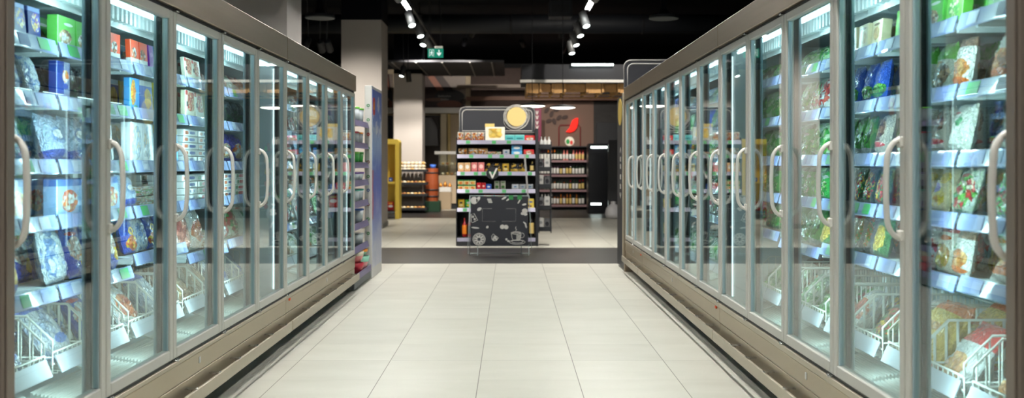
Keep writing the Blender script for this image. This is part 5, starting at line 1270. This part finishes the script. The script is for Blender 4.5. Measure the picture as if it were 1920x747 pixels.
# track rails with spotlights
SPOTS = []
def track(x, y0, y1, z, lab):
    t = thing('track_rail', lab, 'lighting track', (0,0,0), 0, 'lighting tracks')
    MB().box(x-.018,x+.018,y0,y1,z,z+.035).build('rail', M['dark'], t)
    y = y0+.5
    while y < y1: MB().cyl((x,y,z+.035),(x,y,4.9),.005,6).build('suspension_wire', M['dark'], t); y += 3
track(-1.56,15.60,22.5,3.76,'black lighting track on the left above the aisle end'); track(1.17,15.60,22.5,3.76,'black lighting track on the right above the aisle end')
spotgrey = mat('spot_grey', srgb(120,122,124), .4, .3)
SM = {}
def spot(x, y, z, d, lab, on=True, rail=.035, dark=False):
    d = Vector(d).normalized()
    t = thing('track_spotlight', lab, 'spotlight', (x,y,z), 0, 'track spotlights')
    t.rotation_mode = 'QUATERNION'; t.rotation_quaternion = Vector((0,0,-1)).rotation_difference(d)
    if not SM:
        for nm, mb, mm in (('lamp_body', MB().lathe([(.001,.13),(.06,.13),(.063,.12),(.063,-.13),(.056,-.13),(.054,-.112),(.001,-.112)], 18), spotgrey),
                           ('body_dark', MB().lathe([(.001,.13),(.06,.13),(.063,.12),(.063,-.13),(.056,-.13),(.054,-.112),(.001,-.112)], 18), M['dark']),
                           ('lens', MB().lathe([(.001,-.124),(.054,-.124),(.054,-.114),(.001,-.114)], 18), M['lamp'])):
            o = mb.build(nm, mm); SM[nm] = o.data; bpy.data.objects.remove(o)
    for nm in (('body_dark' if dark else 'lamp_body'),)+(('lens',) if on else ()):
        o = bpy.data.objects.new('lamp_body' if nm == 'body_dark' else nm, SM[nm]); C.objects.link(o); o.parent = t
    br_ = MB().cyl((0,0,.128),t.rotation_quaternion.inverted() @ Vector((0,0,rail+.12)),.010,8).build('yoke', M['dark'], t)
    if on: SPOTS.append((Vector((x,y,z))+d*.14, d))
def ts(side, pts):
    for i, (a, b_, dx, dy) in enumerate(pts):
        x = -1.56 if side == 'left' else 1.17
        Y = 1885*(3.58-H)/(VY-b_); x = px(a, Y)
        spot(x, Y, 3.58, (dx,dy,-1), f"grey track spotlight, {ORD[i]} along the {side} track above the aisle end")
ts('left', ((769,36,.35,-.5),(785,57,.35,-.45),(796,74,-.2,-.5),(804,84,.5,.3)))
ts('right', ((1096,37,.25,-.5),(1085,56,.25,-.45),(1077,74,.3,-.4),(1070,90,.2,-.4)))
for i, sx in enumerate((-1.56, 1.17)):  # out-of-view spots added to brighten the island header sign
    spot(sx, 13.55, 3.60, (-.1-sx, 16.2-13.55, 1.75-3.6), f"added grey spotlight aimed at the island header, {['left','right'][i]} of the aisle", rail=.035)
for i, (a, b_, Y, d, on) in enumerate(((755,134,24,(-.2,-.3,-1),True),(766,144,24.35,(.1,.1,-1),False),(573,84,17,(-.3,-.5,-1),True),(602,86,17,(0,.9,-.6),True),(616,86,17.8,(.1,.9,-.6),True))):
    spot(px(a,Y), Y, pz(b_,Y), d, ['black ceiling spotlight before the bakery column, lit','black ceiling spotlight before the bakery column, unlit','ceiling spotlight between the left columns, leftmost','ceiling spotlight between the left columns, middle','ceiling spotlight between the left columns, rightmost'][i], on, rail=(4.9-pz(b_,Y)-.12) if True else 0, dark=True)
for i, (x, y, tx, ty, tz) in enumerate(((-.9,24.0,-2.7,27.1,1.4),(-2.2,24.5,-2.4,26.9,.8),(1.2,24.2,1.5,28.2,1.0),(.3,26.2,1.5,30.3,2.4),(1.6,25.6,1.5,28.2,1.0),(2.3,18.0,1.9,20.8,3.1),(-1.2,26.0,-2.0,30.7,2.6),(-2.0,21.9,-2.6,23.7,.6))):  # ceiling spots added to brighten the wine, bakery, walls and lattice
    z = 4.45
    spot(x, y, z, (tx-x,ty-y,tz-z), f"small added ceiling spotlight, {ORD[i]} over the far shop floor", True, rail=.25, dark=True)
for i, (p, d) in enumerate(SPOTS):
    l = bpy.data.lights.new('spot_beam', 'SPOT'); o = bpy.data.objects.new('spot_beam', l); C.objects.link(o)
    o.location = p; o.rotation_mode = 'QUATERNION'; o.rotation_quaternion = Vector((0,0,-1)).rotation_difference(d)
    l.energy = SPOTW if i < 10 else SPOTW2*.3 if i < 14 else SPOTW2*{16:.4,17:.55,18:.4,19:.5,20:.6,21:.45}.get(i, 1); l.spot_size = 1.5; l.spot_blend = .8; l.shadow_soft_size = .06; l.color = (1,.93,.82)

# ------------------------------------------------------------------ lights
def linear(x, y, z, L=1.2, label='', st=None):
    t = thing('linear_light', label, 'light', (x,y,z), 0, 'linear lights over the aisles')
    MB().bbox(-.045,.045,-L/2,L/2,.0,.06,.004).box(-.045,-.041,-L/2,L/2,-.042,0).box(.041,.045,-L/2,L/2,-.042,0).build('housing', M['dark'], t)  # side skirts added to cut the sideways spread of light
    MB().box(-.038,.038,-L/2+.01,L/2-.01,-.006,0).build('diffuser', M['lin'], t)
    for e in (-1,1): MB().cyl((0,e*L*.4,.06),(0,e*L*.4,4.9-z),.004,6).build('suspension_wire', M['dark'], t)
for i, y in enumerate((0.6,3.0,5.4,7.8,10.2,12.6,14.8)):
    linear(-1.56,y,3.7,1.5,f'{ORD[i]} linear ceiling light along the left side of the aisle')
    linear(1.17,y,3.7,1.5,f'{ORD[i]} linear ceiling light along the right side of the aisle')
for i, y in enumerate((7.,10.,13.)):
    linear(3.7,y,3.7,1.5,f'{ORD[i]} linear ceiling light behind the right freezer row')
    linear(-4.3,y,3.7,1.5,f'{ORD[i]} linear ceiling light behind the left freezer row')

w = bpy.data.worlds.new('world'); bpy.context.scene.world = w; w.use_nodes = True
w.node_tree.nodes['Background'].inputs[0].default_value = (.5,.6,.75,1); w.node_tree.nodes['Background'].inputs[1].default_value = .02

# ------------------------------------------------------------------ camera
cam = bpy.data.cameras.new('camera'); co = bpy.data.objects.new('camera', cam); C.objects.link(co)
co.location = (0,0,H); co.rotation_euler = (PI/2,0,0)
cam.sensor_width = 36; cam.lens = 36*F/1920
cam.shift_x = (960-VX)/1920; cam.shift_y = -(373.5-VY)/1920
cam.clip_start = .05; cam.clip_end = 200
cam.dof.use_dof = True; cam.dof.focus_distance = 6.2; cam.dof.aperture_fstop = 2.5
S = bpy.context.scene; S.camera = co
S.view_settings.view_transform = 'Standard'; S.view_settings.look = 'None'; S.view_settings.gamma = 1; S.view_settings.use_curve_mapping = False
S.view_settings.exposure = 0.0
S.cycles.max_bounces = 10; S.cycles.transparent_max_bounces = 24; S.cycles.glossy_bounces = 5
S.cycles.caustics_reflective = False; S.cycles.sample_clamp_indirect = 6
